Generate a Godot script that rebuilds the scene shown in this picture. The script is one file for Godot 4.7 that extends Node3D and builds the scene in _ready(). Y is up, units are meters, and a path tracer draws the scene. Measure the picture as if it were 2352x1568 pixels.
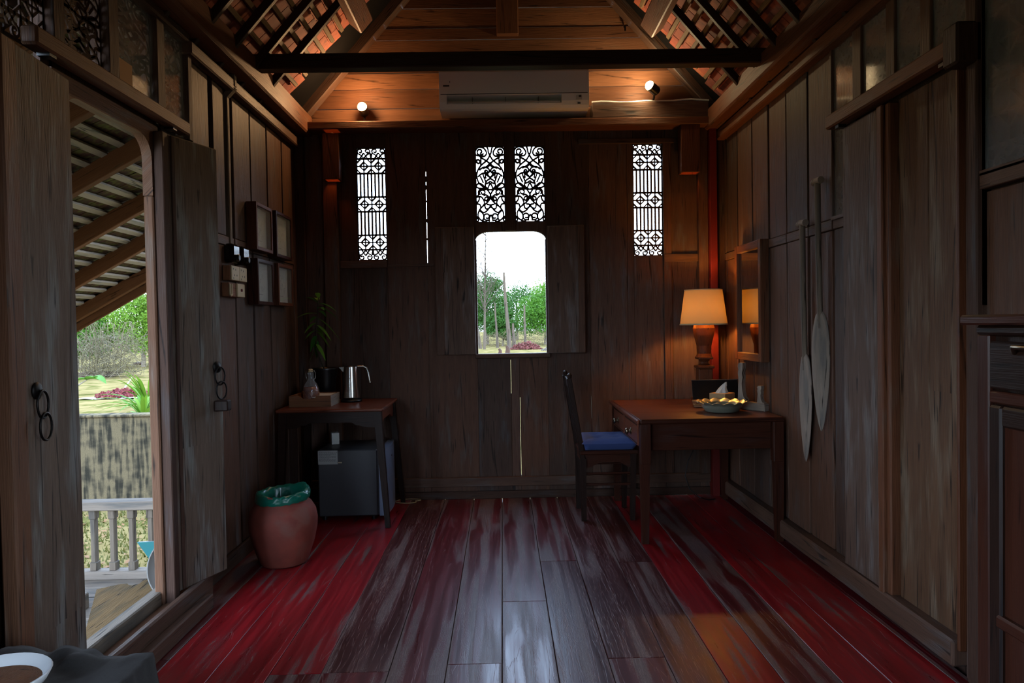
extends Node3D
# An old timber house room: plank floor, pierced screens, open window and door, desk, side table, lamp.

const XL := -1.60
const XR := 1.76
const ZB := -5.70
const XC := 0.08
const RP := 1.15          # roof rise over run
const RTOP := 4.83        # height of the batten plane at the ridge

var rng := RandomNumberGenerator.new()
var M := {}
var used_names := {}
var shared := {}

class MB:
	var v := PackedVector3Array()
	var n := PackedVector3Array()
	var t := PackedVector2Array()
	var us := 1.0 / 0.6
	var vs := 1.0 / 2.4
	var off := Vector2.ZERO

	func tri(a: Vector3, b: Vector3, c: Vector3, ua: Vector2, ub: Vector2, uc: Vector2, na := Vector3.ZERO, nb := Vector3.ZERO, nc := Vector3.ZERO) -> void:
		var fn := (b - a).cross(c - a).normalized()
		v.append_array([a, c, b])
		if na == Vector3.ZERO:
			n.append_array([fn, fn, fn])
		else:
			n.append_array([na, nc, nb])
		t.append_array([ua, uc, ub])

	func quad(a: Vector3, b: Vector3, c: Vector3, d: Vector3, ua := Vector2(0, 0), ub := Vector2(1, 0), uc := Vector2(1, 1), ud := Vector2(0, 1)) -> void:
		tri(a, b, c, ua, ub, uc)
		tri(a, c, d, ua, uc, ud)

	func guv(p: Vector3, axis: int, g: int) -> Vector2:
		# metres -> texture, grain axis g runs along v
		var o := 3 - axis - g if axis != g else (axis + 1) % 3
		var w := g if axis != g else (axis + 2) % 3
		return Vector2(p[o] * us, p[w] * vs) + off

	# chamfered box, faces carry uv in metres with the grain along axis g
	func box(c: Vector3, s: Vector3, g := 1, bev := 0.0, basis := Basis()) -> MB:
		var h := s * 0.5
		bev = minf(bev, minf(h.x, minf(h.y, h.z)) * 0.8)
		for axis in 3:
			var i1 := (axis + 1) % 3
			var i2 := (axis + 2) % 3
			for sg in [-1.0, 1.0]:
				var q: Array[Vector3] = []
				for k in [[-1, -1], [1, -1], [1, 1], [-1, 1]]:
					var p := Vector3.ZERO
					p[axis] = h[axis] * sg
					p[i1] = (h[i1] - bev) * k[0]
					p[i2] = (h[i2] - bev) * k[1]
					q.append(p)
				if sg < 0:
					q.reverse()
				var uvs: Array[Vector2] = []
				for p in q:
					uvs.append(guv(p + c, axis, g))
				quad(c + basis * q[0], c + basis * q[1], c + basis * q[2], c + basis * q[3], uvs[0], uvs[1], uvs[2], uvs[3])
		if bev > 0.0:
			for axis in 3:
				var i1 := (axis + 1) % 3
				var i2 := (axis + 2) % 3
				for s1 in [-1.0, 1.0]:
					for s2 in [-1.0, 1.0]:
						var q: Array[Vector3] = []
						for k in [[1, -1], [1, 1], [0, 1], [0, -1]]:
							var p := Vector3.ZERO
							p[axis] = (h[axis] - bev) * k[1]
							p[i1] = (h[i1] - (0.0 if k[0] == 1 else bev)) * s1
							p[i2] = (h[i2] - (bev if k[0] == 1 else 0.0)) * s2
							q.append(p)
						var out := Vector3.ZERO
						out[i1] = s1
						out[i2] = s2
						if (q[1] - q[0]).cross(q[2] - q[0]).dot(out) < 0:
							q.reverse()
						var uvs: Array[Vector2] = []
						for p in q:
							uvs.append(guv(p + c, i1, g))
						quad(c + basis * q[0], c + basis * q[1], c + basis * q[2], c + basis * q[3], uvs[0], uvs[1], uvs[2], uvs[3])
			for sx in [-1.0, 1.0]:
				for sy in [-1.0, 1.0]:
					for sz in [-1.0, 1.0]:
						var a := Vector3(h.x * sx, (h.y - bev) * sy, (h.z - bev) * sz)
						var b := Vector3((h.x - bev) * sx, h.y * sy, (h.z - bev) * sz)
						var d := Vector3((h.x - bev) * sx, (h.y - bev) * sy, h.z * sz)
						if (b - a).cross(d - a).dot(Vector3(sx, sy, sz)) < 0:
							var e := b
							b = d
							d = e
						var u := guv(a + c, 0, g)
						tri(c + basis * a, c + basis * b, c + basis * d, u, u, u)
		return self

	# box between two corners
	func bb(a: Vector3, b: Vector3, g := 1, bev := 0.0) -> MB:
		return box((a + b) * 0.5, (b - a).abs(), g, bev)

	# beam from p to q with section w (along side) and h
	func beam(p: Vector3, q: Vector3, w: float, h: float, side := Vector3.UP, bev := 0.0) -> MB:
		var y := (q - p).normalized()
		var x := (side - y * side.dot(y)).normalized()
		var z := x.cross(y)
		return box((p + q) * 0.5, Vector3(w, p.distance_to(q), h), 1, bev, Basis(x, y, z))

	func extrude(poly: PackedVector2Array, depth: float, xf := Transform3D(), g := 1) -> MB:
		if Geometry2D.is_polygon_clockwise(poly):
			poly.reverse()
		var ix := Geometry2D.triangulate_polygon(poly)
		for k in range(0, ix.size(), 3):
			var a := poly[ix[k]]
			var b := poly[ix[k + 1]]
			var c := poly[ix[k + 2]]
			if (b - a).cross(c - a) < 0:
				var e := b
				b = c
				c = e
			var ua := puv(a, g)
			var ub := puv(b, g)
			var uc := puv(c, g)
			tri(xf * Vector3(a.x, a.y, depth), xf * Vector3(b.x, b.y, depth), xf * Vector3(c.x, c.y, depth), ua, ub, uc)
			tri(xf * Vector3(a.x, a.y, 0), xf * Vector3(c.x, c.y, 0), xf * Vector3(b.x, b.y, 0), ua, uc, ub)
		for k in poly.size():
			var a := poly[k]
			var b := poly[(k + 1) % poly.size()]
			quad(xf * Vector3(a.x, a.y, 0), xf * Vector3(b.x, b.y, 0), xf * Vector3(b.x, b.y, depth), xf * Vector3(a.x, a.y, depth), puv(a, g), puv(b, g), puv(b, g) + Vector2(depth * us, 0), puv(a, g) + Vector2(depth * us, 0))
		return self

	func puv(p: Vector2, g: int) -> Vector2:
		return (Vector2(p.x * us, p.y * vs) if g == 1 else Vector2(p.y * us, p.x * vs)) + off

	# flat bar along a 2-d path
	func strip(pts: PackedVector2Array, w: float, d: float, xf := Transform3D()) -> MB:
		var m := pts.size()
		var l: PackedVector2Array = []
		var r: PackedVector2Array = []
		for k in m:
			var dir := (pts[mini(k + 1, m - 1)] - pts[maxi(k - 1, 0)]).normalized()
			var nn := Vector2(-dir.y, dir.x) * w * 0.5
			l.append(pts[k] + nn)
			r.append(pts[k] - nn)
		for k in m - 1:
			var q := [r[k], r[k + 1], l[k + 1], l[k]]
			var u: Array[Vector2] = []
			for p in q:
				u.append(puv(p, 1))
			quad(xf * V(q[0], d), xf * V(q[1], d), xf * V(q[2], d), xf * V(q[3], d), u[0], u[1], u[2], u[3])
			quad(xf * V(q[3], 0), xf * V(q[2], 0), xf * V(q[1], 0), xf * V(q[0], 0), u[3], u[2], u[1], u[0])
			quad(xf * V(q[0], 0), xf * V(q[1], 0), xf * V(q[1], d), xf * V(q[0], d), u[0], u[1], u[1], u[0])
			quad(xf * V(q[2], 0), xf * V(q[3], 0), xf * V(q[3], d), xf * V(q[2], d), u[2], u[3], u[3], u[2])
		for k in [0, m - 1]:
			var a := V(r[k], 0)
			var b := V(l[k], 0)
			var up := Vector3(0, 0, d)
			if k == 0:
				quad(xf * b, xf * a, xf * (a + up), xf * (b + up))
			else:
				quad(xf * a, xf * b, xf * (b + up), xf * (a + up))
		return self

	func V(p: Vector2, z: float) -> Vector3:
		return Vector3(p.x, p.y, z)

	# profile of (radius, height) turned round y; wob shifts radius by angle
	func lathe(prof: PackedVector2Array, seg: int, xf := Transform3D(), smooth := true, sq := Vector2(1, 1)) -> MB:
		var m := prof.size()
		var nr: PackedVector2Array = []
		for k in m:
			var d := (prof[mini(k + 1, m - 1)] - prof[maxi(k - 1, 0)])
			nr.append(Vector2(d.y, -d.x).normalized())
		for k in m - 1:
			var fn := Vector2(prof[k + 1].y - prof[k].y, -(prof[k + 1].x - prof[k].x)).normalized()
			for j in seg:
				var a0 := TAU * j / seg
				var a1 := TAU * (j + 1) / seg
				var q: Array[Vector3] = []
				var qn: Array[Vector3] = []
				var qu: Array[Vector2] = []
				for e in [[k, a0, 0], [k, a1, 1], [k + 1, a1, 1], [k + 1, a0, 0]]:
					var p := prof[e[0]]
					var nn: Vector2 = nr[e[0]] if smooth else fn
					q.append(xf * Vector3(p.x * cos(e[1]) * sq.x, p.y, -p.x * sin(e[1]) * sq.y))
					qn.append((xf.basis * Vector3(nn.x * cos(e[1]), nn.y, -nn.x * sin(e[1]))).normalized())
					qu.append(Vector2(float(j + e[2]) / seg, float(e[0]) / (m - 1)))
				if prof[k].x > 0.00001:
					tri(q[0], q[1], q[2], qu[0], qu[1], qu[2], qn[0], qn[1], qn[2])
				if prof[k + 1].x > 0.00001:
					tri(q[0], q[2], q[3], qu[0], qu[2], qu[3], qn[0], qn[2], qn[3])
		return self

	func tube(pts: PackedVector3Array, r0: float, r1 := -1.0, seg := 6, closed := false) -> MB:
		if r1 < 0:
			r1 = r0
		var m := pts.size()
		var rings := []
		var last := Vector3.ZERO
		for k in m:
			var d := pts[mini(k + 1, m - 1)] - pts[maxi(k - 1, 0)]
			if closed:
				d = pts[(k + 1) % m] - pts[(k - 1 + m) % m]
			d = d.normalized()
			var x := last - d * last.dot(d)
			if x.length() < 0.1:
				x = Vector3.UP.cross(d) if absf(d.y) < 0.9 else Vector3.RIGHT.cross(d)
			x = x.normalized()
			last = x
			var y := d.cross(x)
			var r := lerpf(r0, r1, float(k) / maxf(1.0, m - 1))
			var ring := []
			for j in seg:
				var a := TAU * j / seg
				var nn := x * cos(a) + y * sin(a)
				ring.append([pts[k] + nn * r, nn])
			rings.append(ring)
		for k in (m if closed else m - 1):
			var A: Array = rings[k]
			var B: Array = rings[(k + 1) % m]
			for j in seg:
				var j2 := (j + 1) % seg
				var ua := Vector2(float(j) / seg * 0.3, k * 0.1)
				var ub := Vector2(float(j + 1) / seg * 0.3, k * 0.1 + 0.1)
				tri(A[j][0], A[j2][0], B[j2][0], ua, Vector2(ub.x, ua.y), ub, A[j][1], A[j2][1], B[j2][1])
				tri(A[j][0], B[j2][0], B[j][0], ua, ub, Vector2(ua.x, ub.y), A[j][1], B[j2][1], B[j][1])
		if not closed:
			for e in [[0, pts[0]], [m - 1, pts[m - 1]]]:
				var R: Array = rings[e[0]]
				for j in seg:
					var j2 := (j + 1) % seg
					if e[0] == 0:
						tri(e[1], R[j2][0], R[j][0], Vector2.ZERO, Vector2.ZERO, Vector2.ZERO)
					else:
						tri(e[1], R[j][0], R[j2][0], Vector2.ZERO, Vector2.ZERO, Vector2.ZERO)
		return self

	# grid of points, smooth normals
	func grid(f: Callable, nu: int, nv: int) -> MB:
		var p := []
		for j in nv + 1:
			for i in nu + 1:
				p.append(f.call(float(i) / nu, float(j) / nv))
		var nn := []
		for j in nv + 1:
			for i in nu + 1:
				var dx: Vector3 = p[j * (nu + 1) + mini(i + 1, nu)] - p[j * (nu + 1) + maxi(i - 1, 0)]
				var dy: Vector3 = p[mini(j + 1, nv) * (nu + 1) + i] - p[maxi(j - 1, 0) * (nu + 1) + i]
				var c := dx.cross(dy)
				nn.append(c.normalized() if c.length() > 1e-9 else Vector3.UP)
		for j in nv:
			for i in nu:
				var a := j * (nu + 1) + i
				var b := a + 1
				var c := a + nu + 2
				var d := a + nu + 1
				var u0 := Vector2(float(i) / nu, float(j) / nv)
				var u1 := Vector2(float(i + 1) / nu, float(j + 1) / nv)
				tri(p[a], p[b], p[c], u0, Vector2(u1.x, u0.y), u1, nn[a], nn[b], nn[c])
				tri(p[a], p[c], p[d], u0, u1, Vector2(u0.x, u1.y), nn[a], nn[c], nn[d])
		return self

	func mesh() -> ArrayMesh:
		var arr := []
		arr.resize(Mesh.ARRAY_MAX)
		arr[Mesh.ARRAY_VERTEX] = v
		arr[Mesh.ARRAY_NORMAL] = n
		arr[Mesh.ARRAY_TEX_UV] = t
		var am := ArrayMesh.new()
		am.add_surface_from_arrays(Mesh.PRIMITIVE_TRIANGLES, arr)
		return am


func mb() -> MB:
	var b := MB.new()
	b.off = Vector2(rng.randf(), rng.randf())
	return b


func numbered(called: String) -> String:
	if not used_names.has(called):
		used_names[called] = 0
		return called
	used_names[called] += 1
	return "%s_%03d" % [called, used_names[called]]


# a thing: a node at its base whose children are its parts; part meshes are given in room coordinates
func thing(called: String, label: String, category: String, base := Vector3.ZERO, group := "") -> Node3D:
	var o := Node3D.new()
	o.name = numbered(called)
	add_child(o)
	o.position = base
	o.set_meta("label", label)
	o.set_meta("category", category)
	if group:
		o.set_meta("group", group)
	return o


func struct(called: String, label := "") -> Node3D:
	var o := Node3D.new()
	o.name = numbered(called)
	add_child(o)
	o.set_meta("kind", "structure")
	if label:
		o.set_meta("label", label)
	return o


func part(parent: Node3D, called: String, b: MB, mat: Material, label := "") -> MeshInstance3D:
	var mi := MeshInstance3D.new()
	mi.name = called
	mi.mesh = b.mesh()
	mi.material_override = mat
	parent.add_child(mi, true)
	mi.position = -parent.position if parent.get_parent() == self else Vector3.ZERO
	if label:
		mi.set_meta("label", label)
	return mi


func single(called: String, label: String, category: String, b: MB, mat: Material, group := "") -> MeshInstance3D:
	var mi := MeshInstance3D.new()
	mi.name = numbered(called)
	mi.mesh = b.mesh()
	mi.material_override = mat
	add_child(mi)
	mi.set_meta("label", label)
	mi.set_meta("category", category)
	if group:
		mi.set_meta("group", group)
	return mi


func pts2(a: Array) -> PackedVector2Array:
	var p: PackedVector2Array = []
	for k in range(0, a.size(), 2):
		p.append(Vector2(a[k], a[k + 1]))
	return p


func pts3(a: Array) -> PackedVector3Array:
	var p: PackedVector3Array = []
	for k in range(0, a.size(), 3):
		p.append(Vector3(a[k], a[k + 1], a[k + 2]))
	return p


# plane frames: (z, y) on the left wall growing towards -x, on the right wall towards +x
func left_plane(x: float) -> Transform3D:
	return Transform3D(Basis(Vector3(0, 0, 1), Vector3(0, 1, 0), Vector3(-1, 0, 0)), Vector3(x, 0, 0))


func right_plane(x: float) -> Transform3D:
	return Transform3D(Basis(Vector3(0, 0, -1), Vector3(0, 1, 0), Vector3(1, 0, 0)), Vector3(x, 0, 0))


func back_plane(z: float) -> Transform3D:
	return Transform3D(Basis(), Vector3(0, 0, z))


# (x, z) floor plan polygon given as (x, -z), growing upwards
func plan(y: float) -> Transform3D:
	return Transform3D(Basis(Vector3(1, 0, 0), Vector3(0, 0, -1), Vector3(0, 1, 0)), Vector3(0, y, 0))


# ------------------------------------------------------------------ textures
func noise_bytes(w: int, h: int, nw: int, nh: int, freq: float, sd: int, oct := 4, ridged := false) -> PackedByteArray:
	var fn := FastNoiseLite.new()
	fn.seed = sd
	fn.noise_type = FastNoiseLite.TYPE_SIMPLEX_SMOOTH
	fn.frequency = freq
	fn.fractal_type = FastNoiseLite.FRACTAL_RIDGED if ridged else FastNoiseLite.FRACTAL_FBM
	fn.fractal_octaves = oct
	var im := fn.get_seamless_image(nw, nh, false, false, 0.12, true)
	im.convert(Image.FORMAT_L8)
	if nw != w or nh != h:
		im.resize(w, h, Image.INTERPOLATE_BILINEAR)
	return im.get_data()


func tex(im: Image) -> ImageTexture:
	return ImageTexture.create_from_image(im)


func put_rgb(d: PackedByteArray, i: int, r: float, g: float, b: float) -> void:
	d[i * 3] = clampi(int(r), 0, 255)
	d[i * 3 + 1] = clampi(int(g), 0, 255)
	d[i * 3 + 2] = clampi(int(b), 0, 255)


# timber: grain along v; dark..light colours, patches of grey weathering with their own outline
func wood(w: int, h: int, sd: int, dark: Color, light: Color, grey: Color, weather: float, crack: float) -> Array:
	var fine := noise_bytes(w, h, w, h / 20, 0.30, sd, 3)
	var streak := noise_bytes(w, h, w / 4, h / 40, 0.09, sd + 1, 3)
	var blot := noise_bytes(w, h, w / 2, h / 6, 0.022, sd + 2, 5)
	var rid := noise_bytes(w, h, w / 2, h / 20, 0.03, sd + 3, 2, true)
	var out := PackedByteArray()
	out.resize(w * h * 3)
	var hg := PackedByteArray()
	hg.resize(w * h)
	for i in w * h:
		var f := fine[i] / 255.0
		var s := streak[i] / 255.0
		var t := 0.24 + 0.44 * f + 0.22 * s
		var g := clampf((blot[i] / 255.0 + 0.30 * (f - 0.5) - (1.0 - weather)) * 2.6, 0.0, 0.85)
		var k := clampf((rid[i] / 255.0 - 0.86) * 9.0, 0.0, 1.0) * crack
		var lum := 0.78 + 0.42 * f
		var r := lerpf(lerpf(dark.r, light.r, t), grey.r * lum, g)
		var gg := lerpf(lerpf(dark.g, light.g, t), grey.g * lum, g)
		var b := lerpf(lerpf(dark.b, light.b, t), grey.b * lum, g)
		var q := (1.0 - 0.75 * k) * 255.0
		put_rgb(out, i, r * q, gg * q, b * q)
		hg[i] = clampi(int((0.75 * f + 0.25 * s) * 200.0 * (1.0 - 0.8 * k) + 30), 0, 255)
	return [tex(Image.create_from_data(w, h, false, Image.FORMAT_RGB8, out)), tex(Image.create_from_data(w, h, false, Image.FORMAT_L8, hg))]


# painted plank: red paint worn through to old timber; u spans the plank, v runs along it
func plank_tex(w: int, h: int, sd: int, wear: float, lines: int, paint: Color, edge: float) -> Array:
	var fine := noise_bytes(w, h, w, h / 32, 0.5, sd, 3)
	var mid := noise_bytes(w, h, w / 2, h / 24, 0.04, sd + 1, 4)
	var blot := noise_bytes(w, h, w / 2, h / 12, 0.014, sd + 2, 3)
	var grit := noise_bytes(w, h, w, h / 3, 0.30, sd + 4, 3)
	var out := PackedByteArray()
	out.resize(w * h * 3)
	var hg := PackedByteArray()
	hg.resize(w * h)
	var ro := PackedByteArray()
	ro.resize(w * h)
	for y in h:
		for x in w:
			var i := y * w + x
			var f := fine[i] / 255.0
			var m := mid[i] / 255.0
			var g0 := grit[i] / 255.0
			var e := absf(x / float(w) - 0.5) * 2.0
			var ed := clampf((e - 0.84) * 6.5, 0.0, 1.0) * edge
			var ms := blot[i] / 255.0 * 0.85 + 0.15 * m + 0.18 * (f - 0.5) + 0.42 * (g0 - 0.5) + ed * 0.36
			var wr := clampf((ms - (1.0 - wear)) * 6.5, 0.0, 1.0)
			var pl := 0.74 + 0.34 * m + 0.12 * f
			# old timber with paler scuffed fibres
			var sc := clampf((f * 0.6 + g0 * 0.5 - 0.52) * 3.0, 0.0, 1.0)
			var wl := 0.72 + 0.4 * f
			var r := lerpf(paint.r * pl, lerpf(0.40 * wl, 0.50, sc), wr)
			var g := lerpf(paint.g * pl, lerpf(0.29 * wl, 0.43, sc), wr)
			var b := lerpf(paint.b * pl, lerpf(0.27 * wl, 0.41, sc), wr)
			put_rgb(out, i, r * 255.0, g * 255.0, b * 255.0)
			hg[i] = clampi(int(130 + 50 * m + 24.0 * (f - 0.5) - wr * (30 + 30 * (1.0 - f)) - ed * 26), 0, 255)
			ro[i] = clampi(int(255.0 * (0.26 + 0.15 * m + 0.12 * wr)), 0, 255)
	# pale hairlines: cracks along the grain and short scratches
	var r2 := RandomNumberGenerator.new()
	r2.seed = sd
	for k in lines + 110:
		var long := k < lines
		var x := r2.randf() * w
		var y := r2.randf() * h
		var dx := r2.randf_range(-0.05, 0.05) if long else r2.randf_range(-0.5, 0.5)
		var n := r2.randi_range(120, 420) if long else r2.randi_range(6, 50)
		var al := r2.randf_range(0.35, 0.9)
		var wd := 2 if r2.randf() < 0.55 else 1
		var ph := r2.randf() * 6.0
		for q in n:
			var xx := posmod(int(x + dx * q + (3.0 * sin(q * 0.03 + ph) if long else 0.0)), w)
			var t := al * (1.0 if not long else 0.6 + 0.4 * sin(q * 0.11 + ph))
			for e in wd:
				var i := posmod(int(y + q), h) * w + (xx + e) % w
				put_rgb(out, i, lerpf(out[i * 3], 142, t), lerpf(out[i * 3 + 1], 118, t), lerpf(out[i * 3 + 2], 110, t))
				hg[i] = clampi(hg[i] - int(50 * t), 0, 255)
				ro[i] = clampi(ro[i] + int(40 * t), 0, 255)
	return [tex(Image.create_from_data(w, h, false, Image.FORMAT_RGB8, out)), tex(Image.create_from_data(w, h, false, Image.FORMAT_L8, hg)), tex(Image.create_from_data(w, h, false, Image.FORMAT_L8, ro))]


# two or three colours mixed by noise
func mottle(w: int, h: int, sd: int, a: Color, b: Color, c: Color, f1: float, f2: float, share: float) -> ImageTexture:
	var n1 := noise_bytes(w, h, w, h, f1, sd, 4)
	var n2 := noise_bytes(w, h, w, h, f2, sd + 1, 4)
	var out := PackedByteArray()
	out.resize(w * h * 3)
	for i in w * h:
		var t := n1[i] / 255.0
		var k := clampf((n2[i] / 255.0 + 0.3 * (t - 0.5) - (1.0 - share)) * 5.0, 0.0, 1.0)
		put_rgb(out, i, 255.0 * lerpf(lerpf(a.r, b.r, t), c.r, k), 255.0 * lerpf(lerpf(a.g, b.g, t), c.g, k), 255.0 * lerpf(lerpf(a.b, b.b, t), c.b, k))
	return tex(Image.create_from_data(w, h, false, Image.FORMAT_RGB8, out))


# old render with dark runs of algae
func stain_tex(w: int, h: int, sd: int) -> ImageTexture:
	var run := noise_bytes(w, h, w, h / 16, 0.05, sd, 4)
	var blot := noise_bytes(w, h, w / 2, h / 2, 0.03, sd + 1, 4)
	var fine := noise_bytes(w, h, w, h, 0.2, sd + 2, 3)
	var out := PackedByteArray()
	out.resize(w * h * 3)
	for i in w * h:
		var f := fine[i] / 255.0
		var k := clampf((run[i] / 255.0 * 0.75 + blot[i] / 255.0 * 0.35 + 0.25 * (f - 0.5) - 0.42) * 2.6, 0.0, 1.0)
		var l := 0.85 + 0.3 * f
		put_rgb(out, i, 255.0 * lerpf(0.36, 0.155, k) * l, 255.0 * lerpf(0.315, 0.145, k) * l, 255.0 * lerpf(0.235, 0.12, k) * l)
	return tex(Image.create_from_data(w, h, false, Image.FORMAT_RGB8, out))


func mat(c: Color, rough := 0.7, metal := 0.0) -> StandardMaterial3D:
	var m := StandardMaterial3D.new()
	m.albedo_color = c
	m.roughness = rough
	m.metallic = metal
	return m


func wmat(w: Array, tint: Color, rough: float, relief := 0.25, spec := 0.32) -> StandardMaterial3D:
	var m := mat(tint, rough)
	m.metallic_specular = spec
	m.albedo_texture = w[0]
	m.heightmap_enabled = true
	m.heightmap_texture = w[1]
	m.heightmap_scale = relief
	return m


func glass(alpha := 0.08, rough := 0.05, c := Color(0.9, 0.95, 0.95)) -> StandardMaterial3D:
	var m := mat(Color(c.r, c.g, c.b, alpha), rough)
	m.transparency = BaseMaterial3D.TRANSPARENCY_ALPHA
	return m


func leafmat(c: Color) -> StandardMaterial3D:
	var m := mat(c, 0.6)
	m.metallic_specular = 0.25
	m.backlight_enabled = true
	m.backlight = c * 0.8
	m.cull_mode = BaseMaterial3D.CULL_DISABLED
	return m


func glow(c: Color, e: float) -> StandardMaterial3D:
	var m := mat(c, 0.5)
	m.emission_enabled = true
	m.emission = c
	m.emission_energy_multiplier = e
	return m


func omni(at: Vector3, c: Color, e: float, size: float, rng_m := 20.0) -> OmniLight3D:
	var l := OmniLight3D.new()
	l.position = at
	l.light_color = c
	l.light_energy = e
	l.light_size = size
	l.omni_range = rng_m
	l.omni_attenuation = 2.0
	l.shadow_enabled = true
	add_child(l)
	return l


# ------------------------------------------------------------------ the scene
func _ready() -> void:
	rng.seed = 7
	var cam := Camera3D.new()
	cam.name = "camera"
	cam.position = Vector3(0, 1.38, 0)
	cam.rotation_degrees = Vector3(-1.36, -0.73, -1.0)
	cam.fov = 50.83
	cam.near = 0.05
	cam.far = 500.0
	add_child(cam)
	cam.current = true
	var env := Environment.new()
	env.background_mode = Environment.BG_SKY
	var sm := ProceduralSkyMaterial.new()
	sm.sky_top_color = Color(0.71, 0.83, 1.0)
	sm.sky_horizon_color = Color(0.87, 0.935, 1.0)
	sm.sky_curve = 0.3
	sm.ground_bottom_color = Color(0.35, 0.33, 0.26)
	sm.ground_horizon_color = Color(0.6, 0.62, 0.58)
	sm.sun_angle_max = 0.0
	sm.sky_energy_multiplier = 2.9
	sm.ground_energy_multiplier = 1.0
	var sky := Sky.new()
	sky.sky_material = sm
	env.sky = sky
	env.tonemap_mode = Environment.TONE_MAPPER_LINEAR
	env.tonemap_exposure = 1.08
	env.sdfgi_enabled = true
	env.ssao_enabled = true
	env.ssil_enabled = true
	var we := WorldEnvironment.new()
	we.environment = env
	add_child(we)
	materials()
	# the large structure
	build_floor()
	build_back_wall()
	build_left_wall()
	build_right_wall()
	build_rear()
	build_roof()
	# doors, window, fittings
	build_left_door()
	build_right_door()
	build_window()
	build_air_conditioner()
	build_lamps()
	# furniture
	build_cabinet()
	build_bed()
	build_desk()
	build_chair()
	build_side_table()
	build_fridge()
	build_jar()
	# small things
	build_table_lamp()
	build_desk_things()
	build_side_things()
	build_wall_things()
	# outside
	build_ground()
	build_verandah()
	build_garden()


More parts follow.
